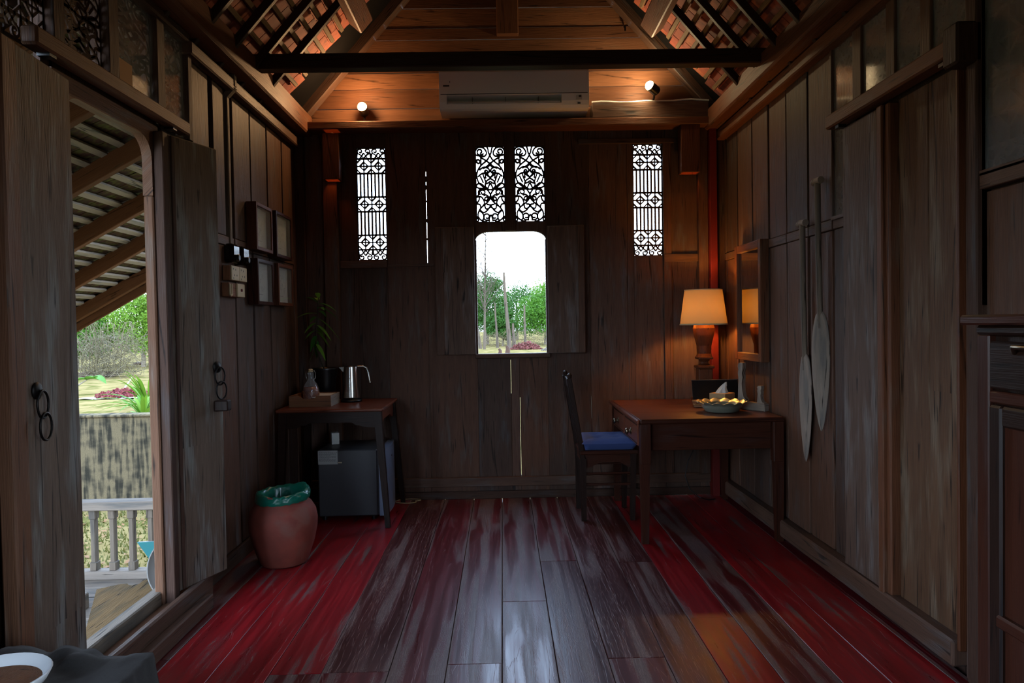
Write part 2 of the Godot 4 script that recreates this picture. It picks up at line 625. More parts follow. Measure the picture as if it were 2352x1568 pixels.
func materials() -> void:
	var wb := wood(512, 1024, 11, Color(0.29, 0.215, 0.17), Color(0.58, 0.45, 0.37), Color(0.46, 0.46, 0.47), 0.42, 0.8)
	var ww := wood(512, 1024, 31, Color(0.20, 0.165, 0.14), Color(0.52, 0.44, 0.37), Color(0.48, 0.485, 0.47), 0.54, 1.0)
	var wc := wood(512, 1024, 51, Color(0.36, 0.24, 0.17), Color(0.58, 0.42, 0.31), Color(0.42, 0.35, 0.29), 0.25, 0.7)
	var wp := wood(512, 1024, 71, Color(0.44, 0.41, 0.37), Color(0.66, 0.62, 0.57), Color(0.42, 0.42, 0.41), 0.45, 1.0)
	M.wood_brown = wb
	M.wood_weathered = ww
	M.wood_warm = wc
	M.wood_pale = wp
	M.wall = []
	for c in [Color(0.78, 0.76, 0.77), Color(0.65, 0.63, 0.63), Color(0.76, 0.70, 0.67), Color(0.63, 0.63, 0.65), Color(0.70, 0.71, 0.73)]:
		M.wall.append(wmat(wb, c, 0.62))
	M.jamb = wmat(wb, Color(0.86, 0.78, 0.70), 0.62)
	M.wall_dark = wmat(wb, Color(0.60, 0.56, 0.55), 0.7)
	M.rail = wmat(wb, Color(0.74, 0.71, 0.70), 0.6)
	M.beam = wmat(wb, Color(0.86, 0.70, 0.58), 0.6)
	M.tie = wmat(wb, Color(0.46, 0.38, 0.33), 0.6)
	M.leaf_door = wmat(ww, Color(1, 1, 1), 0.7, 0.35)
	M.leaf_door_b = wmat(ww, Color(0.92, 0.79, 0.68), 0.68, 0.35)
	M.leaf_door_c = wmat(ww, Color(0.92, 0.86, 0.86), 0.66, 0.35)
	M.gable = []
	for c in [Color(0.92, 0.88, 0.85), Color(0.80, 0.74, 0.70), Color(1.0, 0.95, 0.9), Color(0.72, 0.66, 0.62)]:
		M.gable.append(wmat(wc, c, 0.55))
	M.warm = wmat(wc, Color(0.72, 0.6, 0.52), 0.5)
	M.batten = wmat(wp, Color(0.72, 0.62, 0.48), 0.75)
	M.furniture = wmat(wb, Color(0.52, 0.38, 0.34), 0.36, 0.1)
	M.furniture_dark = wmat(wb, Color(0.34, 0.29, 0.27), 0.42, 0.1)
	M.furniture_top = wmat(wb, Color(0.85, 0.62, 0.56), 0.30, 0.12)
	M.red_post = mat(Color(0.42, 0.10, 0.08), 0.5)
	M.pale_wood = wmat(wp, Color(0.95, 0.92, 0.90), 0.7)
	M.pale_wood_b = wmat(wp, Color(0.80, 0.76, 0.72), 0.7)
	M.out_brown = wmat(wc, Color(0.78, 0.73, 0.68), 0.75, 0.25, 0.2)
	M.dead_wood = wmat(wp, Color(0.62, 0.58, 0.54), 0.9, 0.25, 0.1)
	M.bench = wmat(wp, Color(0.80, 0.66, 0.42), 0.85, 0.6)
	M.floor = []
	var red := Color(0.54, 0.065, 0.095)
	var sets := [plank_tex(224, 1792, 101, 0.36, 6, red, 0.75), plank_tex(224, 1792, 121, 0.44, 230, Color(0.27, 0.085, 0.075), 0.9), plank_tex(224, 1792, 141, 0.56, 50, Color(0.34, 0.075, 0.085), 1.0), plank_tex(224, 1792, 161, 0.44, 25, Color(0.36, 0.055, 0.08), 0.8)]
	for s in sets:
		var m := wmat([s[0], s[1]], Color(1, 1, 1), 1.0, 0.12, 0.5)
		m.roughness_texture = s[2]
		m.roughness_texture_channel = BaseMaterial3D.TEXTURE_CHANNEL_RED
		M.floor.append(m)
	M.tile = []
	for c in [Color(0.62, 0.30, 0.19), Color(0.54, 0.24, 0.16), Color(0.66, 0.36, 0.23), Color(0.44, 0.20, 0.15)]:
		var m := mat(c, 0.85)
		M.tile.append(m)
	var clay := mottle(256, 256, 201, Color(0.42, 0.18, 0.13), Color(0.52, 0.23, 0.17), Color(0.46, 0.27, 0.22), 0.03, 0.012, 0.38)
	M.clay = mat(Color(1, 1, 1), 0.75)
	M.clay.albedo_texture = clay
	for m in M.tile:
		m.albedo_texture = mottle(128, 128, 211, Color(0.75, 0.75, 0.75), Color(1, 1, 1), Color(0.55, 0.45, 0.42), 0.04, 0.03, 0.3) if m == M.tile[0] else M.tile[0].albedo_texture
		m.uv1_triplanar = true
		m.uv1_world_triplanar = true
		m.uv1_scale = Vector3(3, 3, 3)
	M.moss_tile = mat(Color(1, 1, 1), 0.9)
	M.moss_tile.albedo_texture = mottle(256, 256, 221, Color(0.16, 0.09, 0.07), Color(0.34, 0.17, 0.11), Color(0.32, 0.33, 0.12), 0.05, 0.03, 0.5)
	M.moss_tile.uv1_triplanar = true
	M.moss_tile.uv1_world_triplanar = true
	M.moss_tile.uv1_scale = Vector3(1.5, 1.5, 1.5)
	M.shade_cover = mat(Color(0.09, 0.085, 0.085), 0.95)  # near-black, hardly any sheen: shade of the gap beyond the tiles put into colour
	M.shade_cover.metallic_specular = 0.05
	M.white_plastic = mat(Color(0.90, 0.90, 0.88), 0.4)
	M.cream_plastic = mat(Color(0.72, 0.66, 0.52), 0.4)
	M.grey_plastic = mat(Color(0.25, 0.25, 0.255), 0.45)
	M.black = mat(Color(0.035, 0.035, 0.04), 0.35)
	M.black_gloss = mat(Color(0.02, 0.02, 0.025), 0.15)
	M.iron = mat(Color(0.12, 0.11, 0.10), 0.45, 0.8)
	M.steel = mat(Color(0.72, 0.71, 0.68), 0.22, 1.0)
	M.brass = mat(Color(0.55, 0.50, 0.42), 0.3, 1.0)
	M.silver = mat(Color(0.60, 0.62, 0.55), 0.32, 0.6)
	M.mirror = mat(Color(0.85, 0.86, 0.86), 0.02, 1.0)
	M.pane = glass(0.06)
	M.dusty_pane = glass(0.13, 0.08, Color(0.75, 0.75, 0.74))
	M.paper = mat(Color(0.80, 0.80, 0.77), 0.8)
	M.card = mat(Color(0.55, 0.38, 0.20), 0.8)
	M.blue_cloth = mat(Color(0.20, 0.27, 0.47), 0.85)
	M.blue_cloth.rim_enabled = true
	M.blue_cloth.rim = 0.3


# ------------------------------------------------------------------ floor
func build_floor() -> void:
	var fl := struct("floor", "red painted plank floor worn to bare timber along the middle")
	var sub := mb().bb(Vector3(XL - 0.3, -0.12, ZB - 0.1), Vector3(XR + 0.3, -0.035, 2.3), 2)
	part(fl, "joist_bed", sub, M.wall_dark)
	var seams := [-1.60, -1.42, -1.19, -0.957, -0.75, -0.48, -0.25, -0.026, 0.195, 0.41, 0.645, 0.84, 1.05, 1.265, 1.45, 1.69, 1.76]
	var kinds := [2, 0, 0, 0, 1, 3, 2, 2, 2, 1, 1, 0, 2, 0, 0, 3]
	var joints := [-3.0, -2.0, -2.1, -2.85, -2.85, -1.9, -2.9, -3.55, -4.15, -2.92, -4.1, -3.3, -2.3, -4.6, -2.2, -2.4]
	for k in kinds.size():
		var x0: float = seams[k] + 0.0012
		var x1: float = seams[k + 1] - 0.0012
		var zs := [ZB, joints[k], joints[k] + 2.6, 2.25]
		for j in 3:
			var b := mb()
			var top := rng.randf_range(-0.0018, 0.0012)
			plank(b, x0, x1, zs[j] + (0.001 if j else 0.0), zs[j + 1] - 0.001, top, -0.033)
			var kind: int = kinds[k]
			if j > 0 and k in [3, 4, 8, 9]:
				kind = [2, 3, 1, 2][[3, 4, 8, 9].find(k)]
			part(fl, "plank", b, M.floor[kind])


func plank(b: MB, x0: float, x1: float, z0: float, z1: float, yt: float, yb: float) -> void:
	var e := 0.0018
	var vo := rng.randf()
	var flip := rng.randf() < 0.5
	var f := func(x: float, z: float) -> Vector2:
		var u := (x - x0) / (x1 - x0)
		return Vector2(1.0 - u if flip else u, z / 3.0 + vo)
	var p := [Vector3(x0, yt - e, z1), Vector3(x1, yt - e, z1), Vector3(x1, yt - e, z0), Vector3(x0, yt - e, z0)]
	var q := [Vector3(x0 + e, yt, z1 - e), Vector3(x1 - e, yt, z1 - e), Vector3(x1 - e, yt, z0 + e), Vector3(x0 + e, yt, z0 + e)]
	b.quad(q[0], q[1], q[2], q[3], f.call(q[0].x, q[0].z), f.call(q[1].x, q[1].z), f.call(q[2].x, q[2].z), f.call(q[3].x, q[3].z))
	for k in 4:
		var a: Vector3 = p[k]
		var c: Vector3 = p[(k + 1) % 4]
		var d: Vector3 = q[(k + 1) % 4]
		var g: Vector3 = q[k]
		b.quad(a, c, d, g, f.call(a.x, a.z), f.call(c.x, c.z), f.call(d.x, d.z), f.call(g.x, g.z))
		var a2 := Vector3(a.x, yb, a.z)
		var c2 := Vector3(c.x, yb, c.z)
		b.quad(a2, c2, c, a, f.call(a.x, a.z), f.call(c.x, c.z), f.call(c.x, c.z), f.call(a.x, a.z))
	var l := [Vector3(x0, yb, z0), Vector3(x1, yb, z0), Vector3(x1, yb, z1), Vector3(x0, yb, z1)]
	b.quad(l[0], l[1], l[2], l[3])


# ------------------------------------------------------------------ walls
func board(parent: Node3D, a: Vector3, b: Vector3, g := 1, m: Material = null, called := "board", bev := 0.003) -> MeshInstance3D:
	return part(parent, called, mb().bb(a, b, g, bev), m if m else M.wall[rng.randi() % M.wall.size()])


func build_back_wall() -> void:
	var w := struct("wall_back", "dark vertical board wall with pierced panels and an arched window")
	var zf := ZB
	var zk := ZB - 0.035
	# vertical boards: x0, x1, y0, y1; the light gaps between some of them are real gaps
	var bs := [
		[-1.66, -1.40, 0.0, 2.93], [-1.40, -1.13, 0.0, 2.93],
		[-1.13, -0.90, 0.0, 1.905], [-1.13, -0.90, 2.79, 2.93],
		[-0.90, -0.588, 0.0, 2.93], [-0.588, -0.582, 0.0, 1.88], [-0.588, -0.582, 2.06, 2.075], [-0.588, -0.582, 2.20, 2.225], [-0.588, -0.582, 2.36, 2.37], [-0.588, -0.582, 2.46, 2.49], [-0.588, -0.582, 2.52, 2.56], [-0.588, -0.582, 2.60, 2.93], [-0.582, -0.203, 0.0, 2.93],
		[-0.203, 0.058, 0.0, 1.15], [0.058, 0.061, 0.0, 0.83], [0.058, 0.061, 1.1, 1.15], [0.061, 0.128, 0.0, 1.15], [0.128, 0.131, 0.80, 1.15], [0.128, 0.131, 0.0, 0.175], [0.131, 0.355, 0.0, 1.15],
		[-0.203, -0.192, 2.19, 2.93], [-0.192, 0.038, 2.79, 2.93], [0.038, 0.117, 2.19, 2.93], [0.117, 0.354, 2.79, 2.93],
		[0.354, 0.697, 0.0, 2.93], [0.697, 0.70, 0.0, 0.62], [0.697, 0.70, 0.80, 2.93], [0.70, 1.0, 0.0, 2.93], [1.0, 1.003, 0.0, 0.80], [1.0, 1.003, 1.14, 2.93], [1.003, 1.053, 0.0, 2.93],
		[1.053, 1.287, 0.0, 1.905], [1.053, 1.287, 2.79, 2.93],
		[1.287, 1.56, 0.0, 2.93], [1.56, 1.84, 0.0, 2.93],
	]
	for r in bs:
		var wide: bool = r[1] - r[0] > 0.05
		var dz := rng.randf_range(-0.004, 0.0) if wide else -0.006
		board(w, Vector3(r[0], r[2], zk), Vector3(r[1], r[3], zf + dz), 1, M.wall[rng.randi() % M.wall.size()], "board" if wide else "fillet", 0.003 if wide else 0.0)
	# window head with its rounded shoulders
	var arch := pts2([-0.203, 2.19, 0.355, 2.19, 0.355, 2.045])
	for k in 9:
		var a := PI * 0.5 * k / 8.0
		arch.append(Vector2(0.355 - 0.11 + 0.11 * cos(a) - 0.0, 2.045 + 0.07 * sin(a)))
	for k in 9:
		var a := PI * 0.5 + PI * 0.5 * k / 8.0
		arch.append(Vector2(-0.203 + 0.11 + 0.11 * cos(a), 2.045 + 0.07 * sin(a)))
	part(w, "window_head", mb().extrude(arch, 0.04, back_plane(zk)), M.wall[0])
	# rails and posts proud of the boards
	board(w, Vector3(-1.27, 1.843, zf), Vector3(-0.90, 1.90, zf + 0.018), 0, M.rail, "rail")
	board(w, Vector3(1.287, 1.855, zf), Vector3(1.56, 1.915, zf + 0.018), 0, M.rail, "rail")
	board(w, Vector3(-0.9, 1.85, zf), Vector3(-0.53, 1.87, zf + 0.008), 0, M.rail, "rail")
	board(w, Vector3(XL, 0.10, zf), Vector3(XR, 0.172, zf + 0.03), 0, M.rail, "rail")
	board(w, Vector3(XL, 0.0, zf), Vector3(XR, 0.06, zf + 0.02), 0, M.wall_dark, "rail")
	board(w, Vector3(-1.385, 0.172, zf), Vector3(-1.275, 2.87, zf + 0.05), 1, M.rail, "post")
	board(w, Vector3(1.555, 0.172, zf), Vector3(1.63, 2.90, zf + 0.055), 1, M.rail, "post")
	board(struct("trim_5", "red painted post in the right back corner"), Vector3(1.635, 0.0, zf), Vector3(1.69, 2.90, zf + 0.10), 1, M.red_post, "post")
	board(w, Vector3(1.70, 0.0, zf), Vector3(1.76, 2.90, zf + 0.06), 1, M.wall_dark, "post")
	board(w, Vector3(XL, 0.0, zf), Vector3(-1.53, 2.9, zf + 0.06), 1, M.wall_dark, "post")
	board(w, Vector3(0.038, 2.12, zf), Vector3(0.117, 2.93, zf + 0.02), 1, M.wall[1], "mullion")
	board(w, Vector3(1.287, 0.172, zf), Vector3(1.35, 2.80, zf + 0.012), 1, M.wall[2], "stile")
	board(w, Vector3(0.62, 2.79, zf), Vector3(1.40, 2.83, zf + 0.014), 0, M.wall[1], "rail")
	# head beam and ledge
	var led := struct("trim_6", "ledge and cable board above the back wall")
	board(led, Vector3(-1.55, 2.895, zf), Vector3(XR - 0.05, 2.952, zf + 0.165), 0, M.beam, "ledge", 0.006)
	board(led, Vector3(0.72, 2.953, zf), Vector3(1.62, 3.075, zf + 0.145), 0, M.rail, "cable_board", 0.005)
	# horizontal boards of the gable
	var ys := [2.93, 3.09, 3.24, 3.365, 3.50, 3.62, 3.71, 3.865, 4.0, 4.14, 4.28, 4.42, 4.56, 4.72, 4.88]
	for k in ys.size() - 1:
		var y0: float = ys[k] + 0.0025
		var y1: float = ys[k + 1] - 0.0025
		var w0 := (RTOP + 0.15 - y0) / RP
		var w1 := (RTOP + 0.15 - y1) / RP
		var b := mb()
		b.us = 1.0 / 0.5
		b.vs = 1.0 / 2.0
		b.extrude(pts2([XC - w0, y0, XC + w0, y0, XC + w1, y1, XC - w1, y1]), 0.03, back_plane(zk + rng.randf_range(0.0, 0.008)), 0)
		part(w, "gable_board", b, M.gable[k % M.gable.size()])
	board(w, Vector3(-0.006, 3.64, zf), Vector3(0.165, 4.82, zf + 0.05), 1, M.gable[1], "king_post", 0.006)
	# principal rafters against the gable
	for s in [-1.0, 1.0]:
		var top := Vector3(XC + s * 0.05, 4.83, zf + 0.055)
		var foot := Vector3(XC + s * 1.62, 4.83 - 1.57 * 1.13, zf + 0.055)
		part(led, "principal_rafter", mb().beam(foot, top, 0.135, 0.10, Vector3(0, 1, 0), 0.006), M.rail)
	# pierced panels
	var spots := [[-1.13, 1.905, 0.23, 0.885, 0], [1.053, 1.905, 0.234, 0.885, 0], [-0.192, 2.19, 0.23, 0.60, 1], [0.117, 2.19, 0.237, 0.60, 1]]
	var lbl := ["pierced timber panel of bars and diamonds left of the window", "pierced timber panel of bars and diamonds right of the window", "scroll fretwork panel above the window, left of the pair", "scroll fretwork panel above the window, right of the pair"]
	for k in 4:
		var r: Array = spots[k]
		var win := struct("window_%d" % (k + 2), lbl[k])
		var xf := Transform3D(Basis(), Vector3(r[0], r[1], ZB - 0.028))
		part(win, "carved_screen", lattice_side(r[2], r[3], xf) if r[4] == 0 else lattice_scroll(r[2], r[3], xf), M.wall_dark)


# screen of scroll rows, diamond rows and upright bars
func lattice_side(w: float, h: float, xf: Transform3D, d := 0.02, bw := 0.0125) -> MB:
	var b := mb()
	var c := w / 4.0
	var rows := [0.085, 2 * c, 0.0, 2 * c, 0.0, 2 * c, 0.085]
	var bar := (h - 0.17 - 6 * c) / 2.0
	rows[2] = bar
	rows[4] = bar
	var y := 0.0
	for k in 7:
		var rh: float = rows[k]
		b.strip(pts2([0, y, w, y]), bw, d, xf)
		if k in [0, 6]:
			for j in 2:
				for s in [-1.0, 1.0]:
					var cx := w * (0.25 + 0.5 * j)
					var up := 1.0 if k == 6 else -1.0
					var my := y + rh * 0.5
					var pv: PackedVector2Array = []
					for q in 22:
						var a := -PI * 0.5 + q * 0.36
						var r := 0.024 * (1.0 - q / 30.0)
						pv.append(Vector2(cx + s * (w * 0.125 + r * cos(a)), my + up * (rh * 0.2 + r * sin(a))))
					pv.insert(0, Vector2(cx, my - up * rh * 0.45))
					b.strip(pv, bw * 0.8, d, xf)
					b.strip(pts2([cx, my + up * rh * 0.05, cx + s * c * 0.55, my - up * rh * 0.5]), bw * 0.8, d, xf)
					b.strip(pts2([cx + s * c, my - up * rh * 0.5, cx + s * c * 0.9, my]), bw, d, xf)
		elif k in [2, 4]:
			for j in range(1, 8):
				b.strip(pts2([w * j / 8.0, y, w * j / 8.0, y + rh]), bw, d, xf)
		else:
			for j in 5:
				b.strip(pts2([c * j, y, c * j, y + rh]), bw * 0.7, d, xf)
			b.strip(pts2([0, y + c, w, y + c]), bw * 0.7, d, xf)
			for j in 4:
				for i in 2:
					var x0 := c * j
					var y0 := y + c * i
					var fl := (i + j) % 2 == 0
					for o in [0.42, -0.42]:
						var p := Vector2(x0 + (c * o if o > 0 else 0.0), y0 + (0.0 if o > 0 else -c * o))
						var q := Vector2(x0 + (c if o > 0 else c * (1 + o)), y0 + (c * (1 - o) if o > 0 else c))
						if fl:
							p.x = 2 * x0 + c - p.x
							q.x = 2 * x0 + c - q.x
						b.strip(pts2([p.x, p.y, q.x, q.y]), bw * 0.85, d, xf)
		y += rh
	b.strip(pts2([0, h, w, h]), bw, d, xf)
	b.strip(pts2([0, 0, 0, h]), bw, d, xf)
	b.strip(pts2([w, 0, w, h]), bw, d, xf)
	return b


# screen of mirrored scrolls: centre lines of the bars for one half, in panel units (275 wide, 1445 high)
func lattice_scroll(w: float, h: float, xf: Transform3D, d := 0.02, bw := 0.0125) -> MB:
	var b := mb()
	var lines := [
		[335, 250, 290, 330, 230, 385, 165, 440, 110, 520, 82, 610, 90, 690, 120, 770, 190, 840, 265, 890, 310, 950, 345, 1030, 300, 1110, 235, 1175, 165, 1230, 115, 1300, 92, 1370, 112, 1445, 190, 1500, 260, 1515],
		[335, 250, 308, 190, 300, 130, 275, 80], [60, 165, 90, 115, 150, 92, 225, 118, 272, 200, 240, 262, 165, 262, 60, 240],
		[150, 262, 165, 330, 160, 440], [160, 290, 230, 330, 290, 372, 335, 420, 288, 470, 205, 478, 130, 530], [335, 385, 300, 440, 245, 478],
		[200, 500, 255, 478, 312, 510, 312, 572, 262, 590], [105, 655, 170, 600, 232, 590, 290, 640, 335, 682, 272, 730, 240, 790, 250, 850, 300, 895],
		[148, 645, 205, 770], [198, 600, 220, 672, 250, 752], [240, 595, 252, 690], [300, 560, 292, 620, 335, 672],
		[335, 775, 302, 840, 290, 892, 335, 902], [335, 740, 300, 770, 250, 790], [60, 845, 95, 790, 160, 788, 232, 852], [70, 845, 120, 872, 215, 880],
		[60, 1040, 105, 1000, 110, 930, 170, 882, 260, 902], [70, 1040, 150, 1032, 200, 1090, 218, 1160, 185, 1212], [60, 1165, 112, 1105, 128, 1040], [60, 1168, 130, 1182, 148, 1248],
		[200, 1015, 250, 1000, 300, 1040, 310, 1095], [260, 1178, 320, 1190, 345, 1212, 300, 1252, 272, 1292, 200, 1335, 140, 1290], [225, 1200, 242, 1262, 300, 1255, 332, 1200],
		[130, 1300, 190, 1362, 202, 1440, 165, 1495], [335, 1375, 305, 1440, 300, 1500], [60, 1400, 100, 1480, 60, 1512], [60, 600, 80, 640, 60, 680], [335, 520, 320, 560, 300, 560]]
	var curls := [[150, 182, 72, 22, 0.4], [112, 372, 50, 18, 2.6], [188, 955, 64, 20, 2.4], [262, 1072, 46, 16, 0.6], [262, 1412, 74, 26, 1.2], [262, 560, 34, 14, 2.2]]
	for e in curls:
		var sp := []
		for q in 22:
			var a: float = e[4] + q * 0.36
			var r: float = lerpf(e[2], e[3], q / 21.0)
			sp.append(e[0] + r * cos(a))
			sp.append(e[1] + r * sin(a))
		lines.append(sp)
	for s in [-1.0, 1.0]:
		for l in lines:
			var raw := pts2(l)
			var p: PackedVector2Array = []
			for k in raw.size() - 1:
				var st := 4 if raw.size() < 20 else (3 if raw.size() < 22 else 2)
				for q in st:
					p.append(raw[k].cubic_interpolate(raw[k + 1], raw[maxi(k - 1, 0)], raw[mini(k + 2, raw.size() - 1)], q / float(st)))
			p.append(raw[raw.size() - 1])
			for k in p.size():
				p[k] = Vector2(w * 0.5 + s * w * 0.5 * clampf((335.0 - p[k].x) / 275.0, -0.04, 1.0), h * clampf((1525.0 - p[k].y) / 1445.0, 0.0, 1.0))
			b.strip(p, bw, d, xf)
	for r in [[0, 0, w, 0], [0, h, w, h], [0, 0, 0, h], [w, 0, w, h]]:
		b.strip(pts2(r), bw, d, xf)
	return b


func build_left_wall() -> void:
	var w := struct("wall_left", "board wall with transom screens beside the open double door")
	var xf := XL
	var xk := XL - 0.045
	# backing between posts; openings are left free: door z -3.36..-2.64 y 0.17..2.30, transom screens
	var back := [[-5.75, -4.05, -0.1, 3.0], [-4.05, -3.70, -0.1, 3.0], [-3.70, -3.36, -0.1, 2.36], [-3.36, -2.64, 2.30, 2.40], [-2.64, -2.34, -0.1, 2.34], [-2.34, -1.05, -0.1, 3.0], [-1.05, 1.8, -0.1, 0.75], [-1.05, 1.8, 2.2, 3.0], [1.8, 2.3, -0.1, 3.0], [0.2, 0.3, 0.75, 2.2],
		[-3.70, -2.34, 2.83, 3.0], [-3.446, -3.36, 2.36, 2.83], [-3.03, -2.95, 2.40, 2.83], [-2.66, -2.59, 2.34, 2.83]]
	for r in back:
		part(w, "backing", mb().bb(Vector3(xk, r[2], r[0]), Vector3(xf - 0.022, r[3], r[1])), M.wall_dark)
	# upper and lower boards with open joints
	var z := [-5.57, -5.32, -4.985, -4.655, -4.345, -4.05]
	for k in 5:
		board(w, Vector3(xf - 0.022, 0.09, z[k] + 0.013), Vector3(xf + rng.randf_range(-0.003, 0.003), 1.865, z[k + 1] - 0.013))
		board(w, Vector3(xf - 0.022, 1.925, z[k] + (0.013 if k < 4 else 0.13)), Vector3(xf + rng.randf_range(-0.003, 0.003), 2.80, z[k + 1] - 0.013))
		board(w, Vector3(xf - 0.022, 1.868, z[k] + 0.013), Vector3(xf + 0.004, 1.922, z[k + 1] - 0.004), 2, M.rail, "rail")
	board(w, Vector3(xf - 0.022, 0.09, -5.70), Vector3(xf, 2.80, -5.58))
	board(w, Vector3(xf - 0.022, 0.17, -4.04), Vector3(xf + 0.002, 2.335, -3.72))
	board(w, Vector3(xf - 0.022, 2.34, -4.0), Vector3(xf + 0.002, 2.82, -3.745))
	board(w, Vector3(xf - 0.022, 0.17, -3.71), Vector3(xf + 0.002, 2.335, -3.45))
	# studs between the transom screens
	for r in [[-3.735, -3.69, 2.345], [-3.44, -3.365, 2.41], [-3.03, -2.955, 2.41], [-2.658, -2.592, 2.39]]:
		board(w, Vector3(xf - 0.03, r[2], r[0]), Vector3(xf + 0.03, 2.84, r[1]), 1, M.wall_dark, "stud")
	# near part beyond the door
	for k in 3:
		var z0 := -2.30 + k * 0.416
		board(w, Vector3(xf - 0.022, 0.05, z0), Vector3(xf, 2.8, z0 + 0.41))
	# baseboard, cornice and wall plate
	board(w, Vector3(xf, 0.0, ZB), Vector3(xf + 0.02, 0.09, -3.55), 2, M.wall_dark, "skirting")
	w = struct("trim_3", "wall plate and cornice along the left wall")
	board(w, Vector3(xf, 2.775, ZB + 0.06), Vector3(xf + 0.055, 2.845, -3.68), 2, M.rail, "cornice", 0.008)
	board(w, Vector3(xf, 2.825, -3.68), Vector3(xf + 0.05, 2.87, 2.2), 2, M.wall_dark, "cornice", 0.008)
	board(w, Vector3(xf - 0.05, 2.87, ZB + 0.02), Vector3(xf + 0.14, 3.03, 2.25), 2, M.beam, "wall_plate", 0.012)
	# transom screens, glazed on the room side
	var scr := [[-3.69, -3.445, 2.345, 0], [-3.365, -3.03, 2.41, 1], [-2.955, -2.66, 2.41, 1], [-2.59, -2.345, 2.36, 0]]
	var lbl := ["glazed transom screen of bars beside the door head", "glazed scroll transom screen with a torn patch over the door", "scroll transom screen over the near half of the door", "barred transom screen at the picture's upper left corner"]
	for k in 4:
		var r: Array = scr[k]
		var win := struct("window_%d" % (k + 6), lbl[k])
		var t := left_plane(xf - 0.005)
		t.origin += Vector3(0, r[2], r[0])
		var ww: float = r[1] - r[0]
		var hh: float = 2.83 - r[2]
		part(win, "carved_screen", lattice_side(ww, hh, t, 0.006, 0.012) if r[3] == 0 else lattice_scroll(ww, hh, t, 0.006, 0.0125), M.wall_dark)
		if k < 2:
			part(win, "pane", mb().bb(Vector3(xf + 0.004, r[2], r[0]), Vector3(xf + 0.007, 2.83, r[1])), M.pane)
		if k == 1:
			part(win, "patch", mb().bb(Vector3(xf + 0.008, 2.415, -3.035), Vector3(xf + 0.0105, 2.53, -3.17)), M.card)


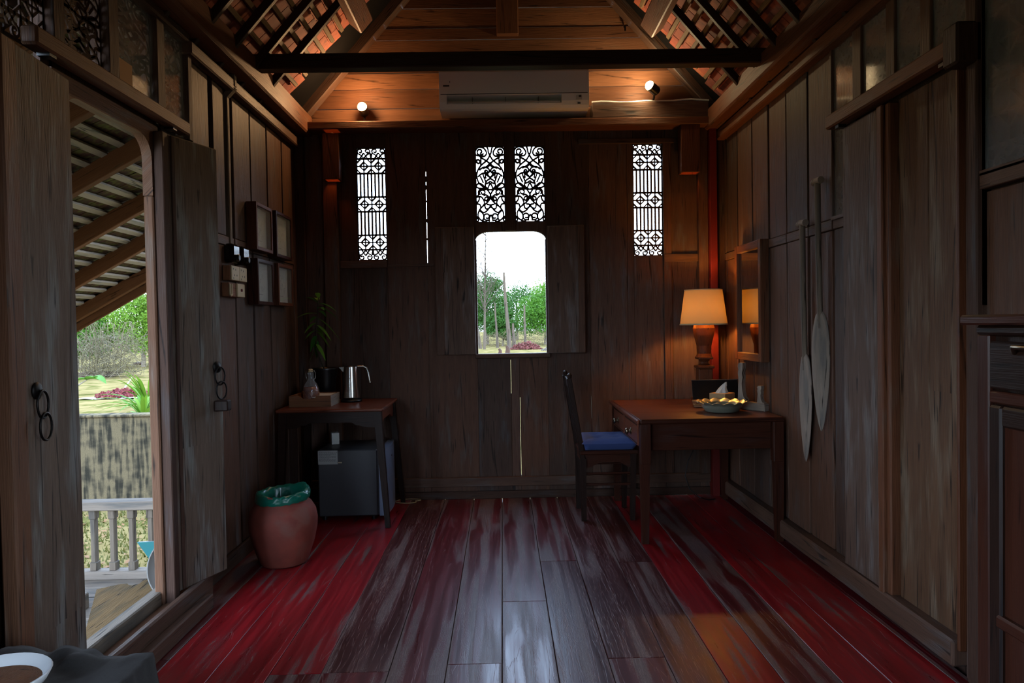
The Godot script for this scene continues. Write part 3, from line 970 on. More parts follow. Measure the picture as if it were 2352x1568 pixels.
func build_right_wall() -> void:
	var w := struct("wall_right", "board wall with a closed door, glazed screens and a mid rail")
	var xf := XR
	for r in [[-5.75, -0.5, -0.12, 3.05], [-0.5, 1.8, -0.12, 0.75], [-0.5, 1.8, 2.2, 3.05], [1.8, 2.3, -0.12, 3.05]]:
		part(w, "backing", mb().bb(Vector3(xf + 0.03, r[2], r[0]), Vector3(xf + 0.10, r[3], r[1])), M.wall_dark)
	var z := [-5.70, -5.59, -5.34, -5.02, -4.712, -4.416, -4.097, -3.80]
	for k in 7:
		board(w, Vector3(xf - rng.randf_range(-0.003, 0.003), 0.14, z[k] + 0.012), Vector3(xf + 0.03, 1.85, z[k + 1] - 0.012), 1, M.wall[rng.randi() % M.wall.size()])
		board(w, Vector3(xf - rng.randf_range(-0.003, 0.003), 1.91, z[k] + 0.012), Vector3(xf + 0.03, 2.80, z[k + 1] - 0.012), 1, M.wall[rng.randi() % M.wall.size()])
		board(w, Vector3(xf - 0.004, 1.853, z[k] + 0.008), Vector3(xf + 0.03, 1.907, z[k + 1] - 0.003), 2, M.rail, "rail")
	board(w, Vector3(xf, 0.14, -3.785), Vector3(xf + 0.03, 1.85, -3.60), 1, M.wall[3])
	board(w, Vector3(xf - 0.004, 1.853, -3.79), Vector3(xf + 0.03, 1.907, -3.56), 2, M.rail, "rail")
	for r in [[-3.555, -3.472, 2.40], [-3.245, -3.175, 2.42], [-2.98, -2.91, 2.42], [-2.69, -2.60, 0.0]]:
		board(w, Vector3(xf - 0.012, r[2], r[0]), Vector3(xf + 0.03, 2.84, r[1]), 1, M.rail, "stud")
	board(w, Vector3(xf - 0.012, 1.91, -3.80), Vector3(xf + 0.03, 2.82, -3.782), 1, M.rail, "stud")
	# panel beyond the near post
	board(w, Vector3(xf - 0.02, 1.84, -2.60), Vector3(xf + 0.03, 1.90, -1.2), 2, M.rail, "rail")
	for k in 5:
		board(w, Vector3(xf, 0.14, -2.59 + k * 0.35), Vector3(xf + 0.03, 1.83, -2.245 + k * 0.35))
	board(w, Vector3(xf - 0.012, 0.0, -1.2), Vector3(xf + 0.03, 2.84, -0.5))
	w = struct("baseboard_right", "heavy skirting along the right wall")
	board(w, Vector3(xf - 0.055, 0.03, -5.66), Vector3(xf + 0.03, 0.135, -2.71), 2, M.rail, "skirting", 0.01)
	w = struct("trim_4", "wall plate and cornice along the right wall")
	board(w, Vector3(xf - 0.06, 2.79, ZB + 0.06), Vector3(xf + 0.03, 2.87, 2.2), 2, M.beam, "cornice", 0.008)
	board(w, Vector3(xf - 0.15, 2.875, ZB + 0.02), Vector3(xf + 0.06, 3.02, 2.25), 2, M.beam, "wall_plate", 0.012)
	var scr := [[-3.782, -3.56, 1.91, 0], [-3.47, -3.245, 2.42, 1], [-3.175, -2.98, 2.42, 1], [-2.91, -2.69, 2.42, 1], [-2.60, -2.15, 1.90, 0], [-2.10, -1.65, 1.90, 0]]
	var lbl := ["tall dusty glazed screen beside the right-hand door", "dusty glazed screen over the right door, farthest of three", "dusty glazed screen over the right door, middle of three", "dusty glazed screen over the right door, nearest of three", "dusty pane above the cabinet at the right edge", "dusty pane nearer than the picture's right edge"]
	for k in scr.size():
		var r: Array = scr[k]
		var win := struct("window_%d" % (k + 10), lbl[k])
		var t := right_plane(xf + 0.010)
		t.origin += Vector3(0, r[2], r[1])
		var ww: float = r[1] - r[0]
		var hh: float = 2.80 - r[2]
		part(win, "carved_screen", lattice_side(ww, hh, t, 0.018, 0.013) if r[3] == 0 else lattice_scroll(ww, hh, t, 0.018, 0.013), M.wall[1])
		part(win, "pane", mb().bb(Vector3(xf + 0.002, r[2], r[0]), Vector3(xf + 0.005, 2.80, r[1])), M.dusty_pane)
		if k == 0 or k == 4:
			part(win, "sill", mb().bb(Vector3(xf - 0.02, r[2] - 0.012, r[0]), Vector3(xf + 0.008, r[2] + 0.006, r[1]), 2), M.rail)


func build_rear() -> void:
	# the end of the room behind the camera; daylight comes in by the side windows there
	var w := struct("wall_rear", "board wall behind the camera")
	for r in [[-1.66, -0.5, -0.1, 3.2], [-0.5, 0.7, -0.1, 3.2], [0.7, 1.86, -0.1, 3.2]]:
		part(w, "board_panel", mb().bb(Vector3(r[0], r[2], 2.2), Vector3(r[1], r[3], 2.26)), M.wall[1])
	part(w, "gable", mb().extrude(pts2([XC - 1.72, 2.9, XC + 1.72, 2.9, XC, 4.95]), 0.05, back_plane(2.2), 0), M.gable[1])


# ------------------------------------------------------------------ roof
func slope_frame(s: float) -> Transform3D:
	# x up the slope, y along z, z out of the roof; origin on the batten plane at the ridge
	var up := Vector3(-s, RP, 0).normalized()
	var out := Vector3(s * RP, 1, 0).normalized()
	return Transform3D(Basis(up, out, up.cross(out)), Vector3(XC, RTOP, 0))


func build_roof() -> void:
	var tile := MB.new().box(Vector3.ZERO, Vector3(0.165, 0.011, 0.136), 0, 0.002).mesh()
	var half := sqrt(1.0 + RP * RP)
	for s in [-1.0, 1.0]:
		var side := "left" if s < 0 else "right"
		var c := struct("ceiling_" + side, "open tiled roof slope with rafters and battens, " + side + " side")
		var f := slope_frame(s)
		var eave := 1.70 * half      # distance down the slope from the ridge
		# rafters
		var zr := -4.73 if s < 0 else -4.86
		var zend := -5.11 if s < 0 else -5.30
		var n := 0
		while zr < 2.2:
			var p := f * Vector3(-eave, -0.047, 0)
			var q := f * Vector3(-0.02, -0.047, 0)
			p.z = zr
			q.z = p.z
			part(c, "rafter", mb().beam(p, q, 0.032, 0.046, Vector3(0, 0, 1), 0.003), M.tie)
			zr += 0.328 if s < 0 else 0.333
			n += 1
		# battens
		var k := 0
		var d := 0.10
		while d < eave:
			var p := f * Vector3(-d, -0.012, 0)
			var b := mb().beam(Vector3(p.x, p.y, zend + rng.randf_range(-0.02, 0.02)), Vector3(p.x, p.y, 2.25), 0.028, 0.022, f.basis.x, 0.002)
			part(c, "batten", b, M.batten)
			d += 0.1
			k += 1
		# tiles the photograph shows, one by one
		for row in 22:
			var dd := eave - 0.09 - row * 0.1
			for col in 17:
				var zz := zend - 0.03 + col * 0.14 + (0.07 if row % 2 else 0.0)
				if row > 4 + (zz + 3.0) * -5.0 or row > 14 or zz > -3.05:
					continue
				var mi := MeshInstance3D.new()
				mi.name = "roof_tile"
				mi.mesh = tile
				mi.material_override = M.tile[[0, 1, 2, 0, 1, 3][rng.randi() % 6]]
				c.add_child(mi, true)
				var bs := f.basis.orthonormalized() * Basis(Vector3(0, 0, 1), -0.11)
				bs = bs * Basis(Vector3(0, 1, 0), rng.randf_range(-0.03, 0.03))
				var at := f * Vector3(-dd, 0.022, 0)
				at.z = zz
				mi.transform = Transform3D(bs, at)
		# sheathing over everything; its bare strip by the gable is coloured as dark shade
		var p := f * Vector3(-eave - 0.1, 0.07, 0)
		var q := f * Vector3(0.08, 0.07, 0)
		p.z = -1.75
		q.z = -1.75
		part(c, "roof_covering", mb().beam(p, q, 8.1, 0.03, Vector3(0, 0, 1)), M.shade_cover)
		# purlin under the rafters
		var pu := Vector3(XC + s * 1.01, 0, 0)
		pu.y = RTOP - 0.10 - RP * 1.01 - 0.10
		part(c, "purlin", mb().beam(Vector3(pu.x, pu.y, -4.98 if s < 0 else -5.12), Vector3(pu.x, pu.y, 2.2), 0.13, 0.11, f.basis.x, 0.008), M.beam)
	var tie := struct("trim_1", "dark tie beam crossing the room below the roof")
	part(tie, "tie_beam", mb().bb(Vector3(XL + 0.02, 2.955, -4.50), Vector3(XR - 0.02, 3.045, -4.41), 0, 0.006), M.tie)
	var tie2 := struct("trim_2", "tie beam behind the camera")
	part(tie2, "tie_beam", mb().bb(Vector3(XL + 0.02, 2.955, -0.9), Vector3(XR - 0.02, 3.045, -0.81), 0, 0.006), M.tie)


# ------------------------------------------------------------------ doors, window, fittings
func ring_pull(parent: Node3D, at: Vector3, out: Vector3, padlock: bool) -> void:
	var b := mb()
	b.lathe(pts2([0.0, 0.0, 0.028, 0.002, 0.03, 0.008, 0.018, 0.014, 0.0, 0.018]), 14, Transform3D(Basis(Quaternion(Vector3.UP, out)), at))
	var h := part(parent, "ring_pull", b, M.iron, "hanging iron ring pull")
	var side := out.cross(Vector3.UP).normalized()
	for e in [[0.045, -0.045, 0.034], [0.045, -0.118, 0.036]]:
		var ring: PackedVector3Array = []
		for k in 20:
			var a := TAU * k / 20
			ring.append(at + out * (0.018 + 0.006 * (e[1] / -0.06)) + Vector3.UP * (e[1] + e[0] * cos(a)) + side * e[2] * sin(a))
		part(h, "ring", mb().tube(ring, 0.0042, -1, 6, true), M.iron)
	if padlock:
		part(h, "lock_block", mb().box(at + out * 0.035 + Vector3(0, -0.195, 0), Vector3(0.07, 0.055, 0.055), 1, 0.006), M.furniture_dark)


func build_left_door() -> void:
	var d := struct("door_1", "open double door with arched head, grey weathered leaves folded back")
	# lining with rounded shoulders, in the (z, y) plane
	var r := 0.10
	var z0 := -3.335
	var z1 := -2.672
	var yt := 2.262
	var head := pts2([-3.40, 2.33, -2.61, 2.33, -2.61, 2.0, z1, 2.0])
	for k in 8:
		var a := PI * 0.5 * k / 7.0
		head.append(Vector2(z1 - r + r * cos(a), yt - r + r * sin(a)))
	for k in 8:
		var a := PI * 0.5 + PI * 0.5 * k / 7.0
		head.append(Vector2(z0 + r + r * cos(a), yt - r + r * sin(a)))
	head.append(Vector2(z0, 2.0))
	head.append(Vector2(-3.40, 2.0))
	part(d, "door_head", mb().extrude(head, 0.045, left_plane(XL + 0.005), 0), M.jamb)
	part(d, "jamb", mb().bb(Vector3(XL - 0.04, 0.10, -3.40), Vector3(XL + 0.005, 2.0, z0), 1, 0.006), M.jamb)
	part(d, "jamb", mb().bb(Vector3(XL - 0.04, 0.10, z1), Vector3(XL + 0.005, 2.0, -2.61), 1, 0.006), M.jamb)
	# pivot beam over the door
	part(d, "pivot_beam", mb().bb(Vector3(XL + 0.005, 2.345, -3.62), Vector3(XL + 0.065, 2.41, -2.44), 2, 0.008), M.jamb)
	for z in [-3.47, -2.54]:
		part(d, "pivot_block", mb().bb(Vector3(XL + 0.01, 2.335, z - 0.02), Vector3(XL + 0.055, 2.35, z + 0.02)), M.black)
	# stepped sill
	part(d, "sill", mb().bb(Vector3(XL - 0.07, -0.05, -3.42), Vector3(XL - 0.01, 0.165, -2.55), 2, 0.006), M.pale_wood_b)
	part(d, "sill_board", mb().bb(Vector3(XL - 0.01, 0.0, -3.60), Vector3(XL + 0.065, 0.105, -2.4), 2, 0.005), M.jamb)
	part(d, "sill_board", mb().bb(Vector3(XL + 0.065, 0.0, -3.66), Vector3(XL + 0.10, 0.145, -2.3), 2, 0.008), M.rail)
	part(d, "sill_board", mb().bb(Vector3(XL + 0.10, 0.0, -3.55), Vector3(XL + 0.145, 0.075, -2.3), 2, 0.006), M.rail)
	# far leaf, folded back against the wall
	part(d, "jamb_stop", mb().bb(Vector3(XL + 0.005, 0.10, -3.40), Vector3(XL + 0.05, 2.30, -3.348), 1, 0.004), M.wall_dark)
	var hz := Vector3(XL + 0.028, 0, -3.405)
	var fz := Vector3(XL + 0.14, 0, -3.715)
	var dir := (fz - hz).normalized()
	var nrm := Vector3.UP.cross(dir)
	if nrm.x < 0:
		nrm = -nrm
	var len := hz.distance_to(fz)
	var bs := Basis(dir, Vector3.UP, dir.cross(Vector3.UP))
	var mid := (hz + fz) * 0.5
	part(d, "door_leaf", mb().box(mid + Vector3(0, 1.22, 0) + dir * 0.0, Vector3(len, 2.16, 0.035), 1, 0.006, bs), M.leaf_door, "grey weathered far door leaf")
	part(d, "leaf_stile", mb().box(hz + dir * 0.03 + nrm * 0.021 + Vector3(0, 1.22, 0), Vector3(0.022, 2.15, 0.01), 1, 0.003, bs), M.wall_dark)
	ring_pull(d, fz - dir * 0.045 + nrm * 0.018 + Vector3(0, 1.19, 0), nrm, true)
	# near leaf
	hz = Vector3(XL + 0.02, 0, -2.66)
	fz = Vector3(XL + 0.055, 0, -2.31)
	dir = (fz - hz).normalized()
	nrm = Vector3.UP.cross(dir)
	if nrm.x < 0:
		nrm = -nrm
	len = hz.distance_to(fz)
	bs = Basis(dir, Vector3.UP, dir.cross(Vector3.UP))
	mid = (hz + fz) * 0.5
	part(d, "door_leaf", mb().box(mid + Vector3(0, 1.22, 0), Vector3(len, 2.16, 0.035), 1, 0.006, bs), M.leaf_door, "grey weathered near door leaf")
	part(d, "leaf_stile", mb().box(fz + dir * 0.045 + Vector3(0, 1.22, 0), Vector3(0.085, 2.16, 0.05), 1, 0.006, bs), M.jamb)
	ring_pull(d, fz - dir * 0.055 + nrm * 0.018 + Vector3(0, 1.19, 0), nrm, false)


func build_right_door() -> void:
	var d := struct("door_2", "closed door of wide weathered boards under a heavy head beam")
	var x := XR
	part(d, "pivot_beam", mb().bb(Vector3(x - 0.075, 2.355, -3.72), Vector3(x - 0.002, 2.425, -2.66), 2, 0.008), M.beam)
	for z in [-3.62, -2.76]:
		part(d, "pivot_block", mb().bb(Vector3(x - 0.06, 2.34, z - 0.018), Vector3(x - 0.02, 2.36, z + 0.018)), M.black)
	part(d, "beam_end", mb().bb(Vector3(x - 0.10, 2.30, -2.69), Vector3(x - 0.005, 2.45, -2.60), 1, 0.008), M.tie)
	part(d, "door_leaf", mb().bb(Vector3(x - 0.045, 0.14, -3.595), Vector3(x - 0.008, 2.33, -3.265), 1, 0.006), M.leaf_door_c, "dark weathered board folded back")
	part(d, "jamb", mb().bb(Vector3(x - 0.05, 0.11, -3.262), Vector3(x + 0.03, 2.335, -3.215), 1, 0.005), M.beam)
	part(d, "jamb_bead", mb().bb(Vector3(x - 0.035, 0.10, -3.214), Vector3(x + 0.03, 2.335, -3.178), 1, 0.006), M.beam)
	part(d, "door_board", mb().bb(Vector3(x + 0.0, 0.12, -3.165), Vector3(x + 0.03, 2.34, -2.945), 1, 0.004), M.leaf_door_b)
	part(d, "door_board", mb().bb(Vector3(x + 0.001, 0.12, -2.943), Vector3(x + 0.03, 2.34, -2.71), 1, 0.004), M.leaf_door_b)
	part(d, "jamb", mb().bb(Vector3(x - 0.04, 0.10, -2.705), Vector3(x + 0.03, 2.40, -2.69), 1, 0.004), M.warm)
	part(d, "post", mb().bb(Vector3(x - 0.03, 0.0, -2.66), Vector3(x + 0.03, 2.84, -2.60), 1, 0.006), M.wall_dark)


func build_window() -> void:
	var w := struct("window_1", "open arched window with two board shutters folded back")
	for r in [[-0.515, -0.21, 0.010, 0.045], [0.36, 0.65, 0.012, 0.035]]:
		var s := part(w, "shutter", mb().box(Vector3((r[0] + r[1]) * 0.5, 1.648, ZB + 0.03 + (r[3] - r[2]) * 0.5), Vector3(r[1] - r[0], 1.0, 0.024), 1, 0.004, Basis(Vector3.UP, 0.05 if r[0] < 0 else -0.06)), M.leaf_door_c)
		if r[0] < 0:
			part(s, "shutter_stile", mb().bb(Vector3(r[0] - 0.002, 1.148, ZB + 0.045), Vector3(r[0] + 0.06, 2.145, ZB + 0.068), 1, 0.004), M.rail)
		else:
			part(s, "shutter_stile", mb().bb(Vector3(r[1] - 0.05, 1.15, ZB + 0.045), Vector3(r[1], 2.15, ZB + 0.068), 1, 0.004), M.rail)
	part(w, "window_sill", mb().bb(Vector3(-0.22, 1.115, ZB - 0.03), Vector3(0.375, 1.152, ZB + 0.03), 0, 0.005), M.rail)
	part(w, "window_frame", mb().bb(Vector3(-0.208, 1.15, ZB - 0.034), Vector3(-0.196, 2.05, ZB + 0.016), 1, 0.002), M.rail)
	part(w, "window_frame", mb().bb(Vector3(0.348, 1.15, ZB - 0.034), Vector3(0.360, 2.05, ZB + 0.016), 1, 0.002), M.rail)


func build_air_conditioner() -> void:
	var t := thing("air_conditioner", "white split air conditioner on the gable boards above the fretwork", "air conditioner", Vector3(0.118, 3.0, -5.67))
	var x0 := -0.445
	var x1 := 0.682
	var prof := pts2([-5.69, 3.005, -5.50, 3.005, -5.475, 3.012, -5.46, 3.03, -5.452, 3.045, -5.56, 3.06, -5.56, 3.10, -5.447, 3.108, -5.442, 3.12, -5.445, 3.28, -5.46, 3.305, -5.69, 3.31])
	var xf := Transform3D(Basis(Vector3(0, 0, 1), Vector3(0, 1, 0), Vector3(-1, 0, 0)), Vector3(0.475, 0, 0))
	part(t, "casing", mb().extrude(prof, 0.475 + 0.39, xf), M.white_plastic)
	var solid := pts2([-5.69, 3.005, -5.50, 3.005, -5.475, 3.012, -5.46, 3.03, -5.448, 3.06, -5.442, 3.12, -5.445, 3.28, -5.46, 3.305, -5.69, 3.31])
	for e in [[x1 - 0.004, 0.475], [-0.39, x0 + 0.004]]:
		var tf := xf
		tf.origin.x = e[0]
		part(t, "end_casing", mb().extrude(solid, e[0] - e[1], tf), M.white_plastic)
	for e in [x0 + 0.004, x1]:
		var tf := xf
		tf.origin.x = e
		part(t, "end_cap", mb().extrude(solid, 0.004, tf), M.white_plastic)
	part(t, "front_seam", mb().bb(Vector3(x0 + 0.01, 3.112, -5.45), Vector3(x1 - 0.01, 3.116, -5.4405)), M.grey_plastic)
	part(t, "louvre", mb().box(Vector3(0.042, 3.062, -5.472), Vector3(0.85, 0.004, 0.045), 0, 0.0, Basis(Vector3.RIGHT, 0.5)), M.white_plastic)
	for k in 3:
		part(t, "louvre_pivot", mb().bb(Vector3(-0.2 + 0.25 * k, 3.06, -5.53), Vector3(-0.197 + 0.25 * k, 3.10, -5.47)), M.grey_plastic)
	part(t, "badge", mb().bb(Vector3(-0.415, 3.172, -5.446), Vector3(-0.368, 3.184, -5.4415)), M.grey_plastic)
	part(t, "indicator", mb().bb(Vector3(-0.366, 3.20, -5.446), Vector3(-0.362, 3.213, -5.4415)), M.black)
	part(t, "control_label", mb().bb(Vector3(0.585, 3.062, -5.452), Vector3(0.63, 3.098, -5.4435)), M.paper)
	part(t, "receiver_window", mb().bb(Vector3(0.604, 3.082, -5.449), Vector3(0.624, 3.098, -5.4425)), M.grey_plastic)
	part(t, "indicator", mb().bb(Vector3(0.596, 3.036, -5.46), Vector3(0.618, 3.044, -5.449)), M.black)


func spot_lamp(at: Vector3, aim: Vector3, colour: Color, energy: float, label: String) -> void:
	var t := thing("spot_lamp", label, "lamp", at - Vector3(0, 0.10, 0), "bracket spot lamps on the gable")
	aim = aim.normalized()
	var q := Transform3D(Basis(Quaternion(Vector3.UP, aim)), at)
	part(t, "bulb", mb().lathe(pts2([0.0, 0.020, 0.018, 0.017, 0.032, 0.004, 0.037, -0.012, 0.028, -0.026, 0.0, -0.03]), 18, q), glow(colour, 9.0))
	part(t, "lamp_body", mb().lathe(pts2([0.034, -0.012, 0.037, -0.014, 0.037, -0.09, 0.03, -0.10, 0.0, -0.10]), 18, q), M.black)
	var knee := at - aim * 0.07
	part(t, "bracket", mb().tube(PackedVector3Array([knee, knee + Vector3(0, -0.05, -0.03), Vector3(knee.x, knee.y - 0.06, ZB + 0.09)]), 0.009), M.black)
	omni(at + aim * 0.022, colour, energy * 0.55, 0.03)
	var l := SpotLight3D.new()
	l.light_color = colour
	l.light_energy = energy
	l.light_size = 0.03
	l.spot_range = 20.0
	l.spot_attenuation = 2.0
	l.spot_angle = 80.0
	l.shadow_enabled = true
	add_child(l)
	l.position = at + aim * 0.02
	l.look_at(at + aim, Vector3.UP)


func build_lamps() -> void:
	spot_lamp(Vector3(-1.047, 3.07, -5.55), Vector3(-0.05, 0.35, 1.0), Color(1.0, 0.79, 0.56), 0.66, "lit warm spot lamp left of the air conditioner")
	spot_lamp(Vector3(1.145, 3.184, -5.50), Vector3(-0.85, 0.40, 0.6), Color(1.0, 0.87, 0.66), 0.50, "lit white spot lamp right of the air conditioner")
	# cables and clips along the ledge
	var c: PackedVector3Array = []
	for k in 14:
		c.append(Vector3(-1.45 + k * 0.075, 2.959 + 0.003 * sin(k * 2.1), ZB + 0.10))
	single("cable", "thin pale cable lying along the ledge under the left spot lamp", "cable", mb().tube(c, 0.005), M.cream_plastic)
	c = []
	for k in 14:
		c.append(Vector3(0.72 + k * 0.07, 3.086 + 0.006 * sin(k * 1.3) + (0.008 if k > 7 else 0.0), ZB + 0.11))
	single("cable", "white cable running from the air conditioner below the right spot lamp", "cable", mb().tube(c, 0.007), M.white_plastic)
	# wooden box sconces open below
	for s in [[-1.352, -1.23, 2.515, 2.865, "left"], [1.40, 1.545, 2.53, 2.895, "right"]]:
		var t := thing("wall_light_box", "wooden box sconce high in the %s back corner, glowing below" % s[4], "wall light", Vector3((s[0] + s[1]) * 0.5, s[2], -5.64), "wooden box sconces on the back wall")
		var zf := -5.545
		var zb := -5.64
		part(t, "front_board", mb().bb(Vector3(s[0], s[2], zf - 0.012), Vector3(s[1], s[3], zf), 1, 0.002), M.warm)
		part(t, "side_board", mb().bb(Vector3(s[0], s[2], zb), Vector3(s[0] + 0.012, s[3], zf - 0.012), 1), M.warm)
		part(t, "side_board", mb().bb(Vector3(s[1] - 0.012, s[2], zb), Vector3(s[1], s[3], zf - 0.012), 1), M.warm)
		part(t, "back_board", mb().bb(Vector3(s[0], s[2], zb - 0.012), Vector3(s[1], s[3], zb), 1), M.warm)
		var cx: float = (s[0] + s[1]) * 0.5
		part(t, "bulb", mb().lathe(pts2([0.0, -0.04, 0.016, -0.034, 0.022, -0.015, 0.02, 0.0, 0.012, 0.02, 0.0, 0.03]), 12, Transform3D(Basis(), Vector3(cx, s[2] + 0.12, (zf + zb) * 0.5 - 0.006))), glow(Color(1.0, 0.5, 0.2), 1.5))
		omni(Vector3(cx, s[2] + 0.12, (zf + zb) * 0.5 - 0.006), Color(1.0, 0.48, 0.2), 0.05, 0.018)
		part(t, "bracket_wire", mb().tube(pts3([cx - 0.02, s[3], -5.60, cx, s[3] + 0.02, -5.60, cx + 0.04, s[3] + 0.01, -5.62]), 0.003), M.steel)


# ------------------------------------------------------------------ furniture
func build_cabinet() -> void:
	var t := thing("cabinet", "tall dark wooden cabinet with drawer and panelled door at the right edge", "cabinet", Vector3(1.52, 0, -1.45))
	var x := 1.32
	var z0 := -1.985
	var z1 := -0.95
	part(t, "carcass", mb().bb(Vector3(x + 0.02, 0.06, z0 + 0.01), Vector3(1.72, 1.33, z1), 1, 0.004), M.furniture_dark)
	part(t, "top", mb().bb(Vector3(x - 0.03, 1.356, z0 - 0.03), Vector3(1.735, 1.384, z1 + 0.03), 2, 0.006), M.furniture)
	part(t, "moulding", mb().bb(Vector3(x - 0.005, 1.328, z0 + 0.0), Vector3(1.72, 1.356, z1), 2, 0.008), M.furniture_dark)
	part(t, "corner_stile", mb().bb(Vector3(x, 0.0, z0), Vector3(x + 0.03, 1.33, z0 + 0.05), 1, 0.004), M.furniture)
	var dr := part(t, "drawer", mb().bb(Vector3(x - 0.004, 1.185, z0 + 0.056), Vector3(x + 0.02, 1.312, z1 - 0.05), 2, 0.005), M.furniture_dark)
	part(dr, "handle", mb().tube(pts3([x - 0.004, 1.285, -1.83, x - 0.03, 1.30, -1.80, x - 0.03, 1.30, -1.72, x - 0.004, 1.285, -1.69]), 0.007), M.brass)
	part(t, "rail", mb().bb(Vector3(x, 1.145, z0 + 0.05), Vector3(x + 0.02, 1.178, z1), 2, 0.004), M.furniture)
	var dd := part(t, "door", mb().bb(Vector3(x + 0.006, 0.08, z0 + 0.056), Vector3(x + 0.02, 1.14, -1.48), 1, 0.003), M.furniture)
	part(dd, "door_frame", mb().bb(Vector3(x - 0.006, 0.08, z0 + 0.056), Vector3(x + 0.012, 1.14, z0 + 0.105), 1, 0.006), M.furniture_dark)
	part(dd, "door_frame", mb().bb(Vector3(x - 0.006, 1.085, z0 + 0.105), Vector3(x + 0.012, 1.14, -1.53), 2, 0.006), M.furniture_dark)
	part(dd, "door_frame", mb().bb(Vector3(x - 0.006, 0.08, -1.53), Vector3(x + 0.012, 1.14, -1.48), 1, 0.006), M.furniture_dark)
	part(dd, "door_frame", mb().bb(Vector3(x - 0.012, 0.545, z0 + 0.09), Vector3(x + 0.012, 0.58, -1.53), 2, 0.006), M.furniture)
	var d2 := part(t, "door", mb().bb(Vector3(x + 0.006, 0.08, -1.475), Vector3(x + 0.02, 1.14, z1 - 0.01), 1, 0.003), M.furniture)
	part(d2, "door_frame", mb().bb(Vector3(x - 0.006, 0.08, -1.475), Vector3(x + 0.012, 1.14, -1.43), 1, 0.006), M.furniture_dark)
	for z in [z0 + 0.04, z1 - 0.04]:
		for xx in [x + 0.05, 1.69]:
			part(t, "foot", mb().bb(Vector3(xx - 0.03, 0, z - 0.03), Vector3(xx + 0.03, 0.065, z + 0.03), 1, 0.004), M.furniture_dark)


func build_bed() -> void:
	var t := thing("bench", "low wooden bench under the dark blanket in the near left corner", "bench", Vector3(-1.3, 0, -1.2))
	part(t, "seat_pad", mb().bb(Vector3(-1.44, 0.24, -2.05), Vector3(-1.055, 0.432, -0.2), 2, 0.03), M.paper)
	part(t, "bench_frame", mb().bb(Vector3(-1.44, 0.14, -2.06), Vector3(-1.05, 0.24, -0.15), 2, 0.006), M.furniture_dark)
	for p in [[-1.41, -2.03], [-1.08, -2.03], [-1.41, -0.2], [-1.08, -0.2]]:
		part(t, "leg", mb().bb(Vector3(p[0] - 0.03, 0, p[1] - 0.03), Vector3(p[0] + 0.03, 0.14, p[1] + 0.03), 1, 0.004), M.furniture_dark)
	var nz := FastNoiseLite.new()
	nz.seed = 4
	nz.frequency = 1.9
	nz.fractal_octaves = 3
	var cloth := func(u: float, v: float) -> Vector3:
		# u across from the wall side to the hanging side, v from the foot end to the pillow end
		var arc := u * 0.70
		var x := -1.445 + arc
		var y := 0.438
		if x > -1.05:
			y -= (x + 1.05) * 0.93
			x = -1.05 + (x + 1.05) * 0.16
		var vv := v * 1.75 - 0.14
		var z := -2.06 + vv
		if vv < 0.0:
			y += vv * 0.95
			z = -2.062 + vv * 0.12
		var k := nz.get_noise_2d(u * 1.3, v * 2.6)
		y += maxf(0.0, 0.012 + 0.028 * k + 0.012 * sin(11.0 * u + 9.0 * v + 6.0 * k) + 0.012 * sin(23.0 * v - 8.0 * u)) + 0.006
		if x > -1.06:
			x += 0.012 + 0.02 * absf(nz.get_noise_2d(v * 6.0, 3.0))
		if vv < 0.0:
			z -= 0.012
		return Vector3(x, y, z)
	var b := MB.new().grid(func(u: float, v: float) -> Vector3: return cloth.call(u, 1.0 - v), 56, 90)
	var m := mat(Color(0.19, 0.175, 0.16), 0.95)
	m.rim_enabled = true
	m.rim = 0.4
	m.albedo_texture = mottle(128, 128, 301, Color(0.7, 0.7, 0.7), Color(1, 1, 1), Color(0.8, 0.72, 0.6), 0.3, 0.1, 0.3)
	m.uv1_scale = Vector3(6, 12, 1)
	single("blanket", "rumpled dark charcoal blanket spread over the bench at lower left", "blanket", b, m)
	var o := Transform3D(Basis(), Vector3(-1.315, 0.475, -1.815))
	var t2 := thing("tray", "round white-rimmed tray resting on the dark blanket", "tray", o.origin)
	part(t2, "rim", mb().lathe(pts2([0.0, 0.0, 0.10, 0.0, 0.125, 0.012, 0.137, 0.034, 0.133, 0.038, 0.120, 0.020, 0.112, 0.012]), 40, o), M.white_plastic)
	part(t2, "inner_disc", mb().lathe(pts2([0.0, 0.010, 0.10, 0.010, 0.113, 0.013]), 40, o), M.gable[2])


func tapered_leg(b: MB, top: Vector3, foot: Vector3, w0: float, w1: float) -> void:
	# square leg from a wide top to a narrow foot
	var q := []
	for e in [[foot, w1], [top, w0]]:
		for k in [[-1, -1], [1, -1], [1, 1], [-1, 1]]:
			q.append(e[0] + Vector3(k[0] * e[1] * 0.5, 0, -k[1] * e[1] * 0.5))
	var h := top.y - foot.y
	for k in 4:
		var k2 := (k + 1) % 4
		b.quad(q[k], q[k2], q[k2 + 4], q[k + 4], Vector2(0, 0) + b.off, Vector2(0.1, 0) + b.off, Vector2(0.1, h / 2.4) + b.off, Vector2(0, h / 2.4) + b.off)
	b.quad(q[4], q[5], q[6], q[7])
	b.quad(q[3], q[2], q[1], q[0])


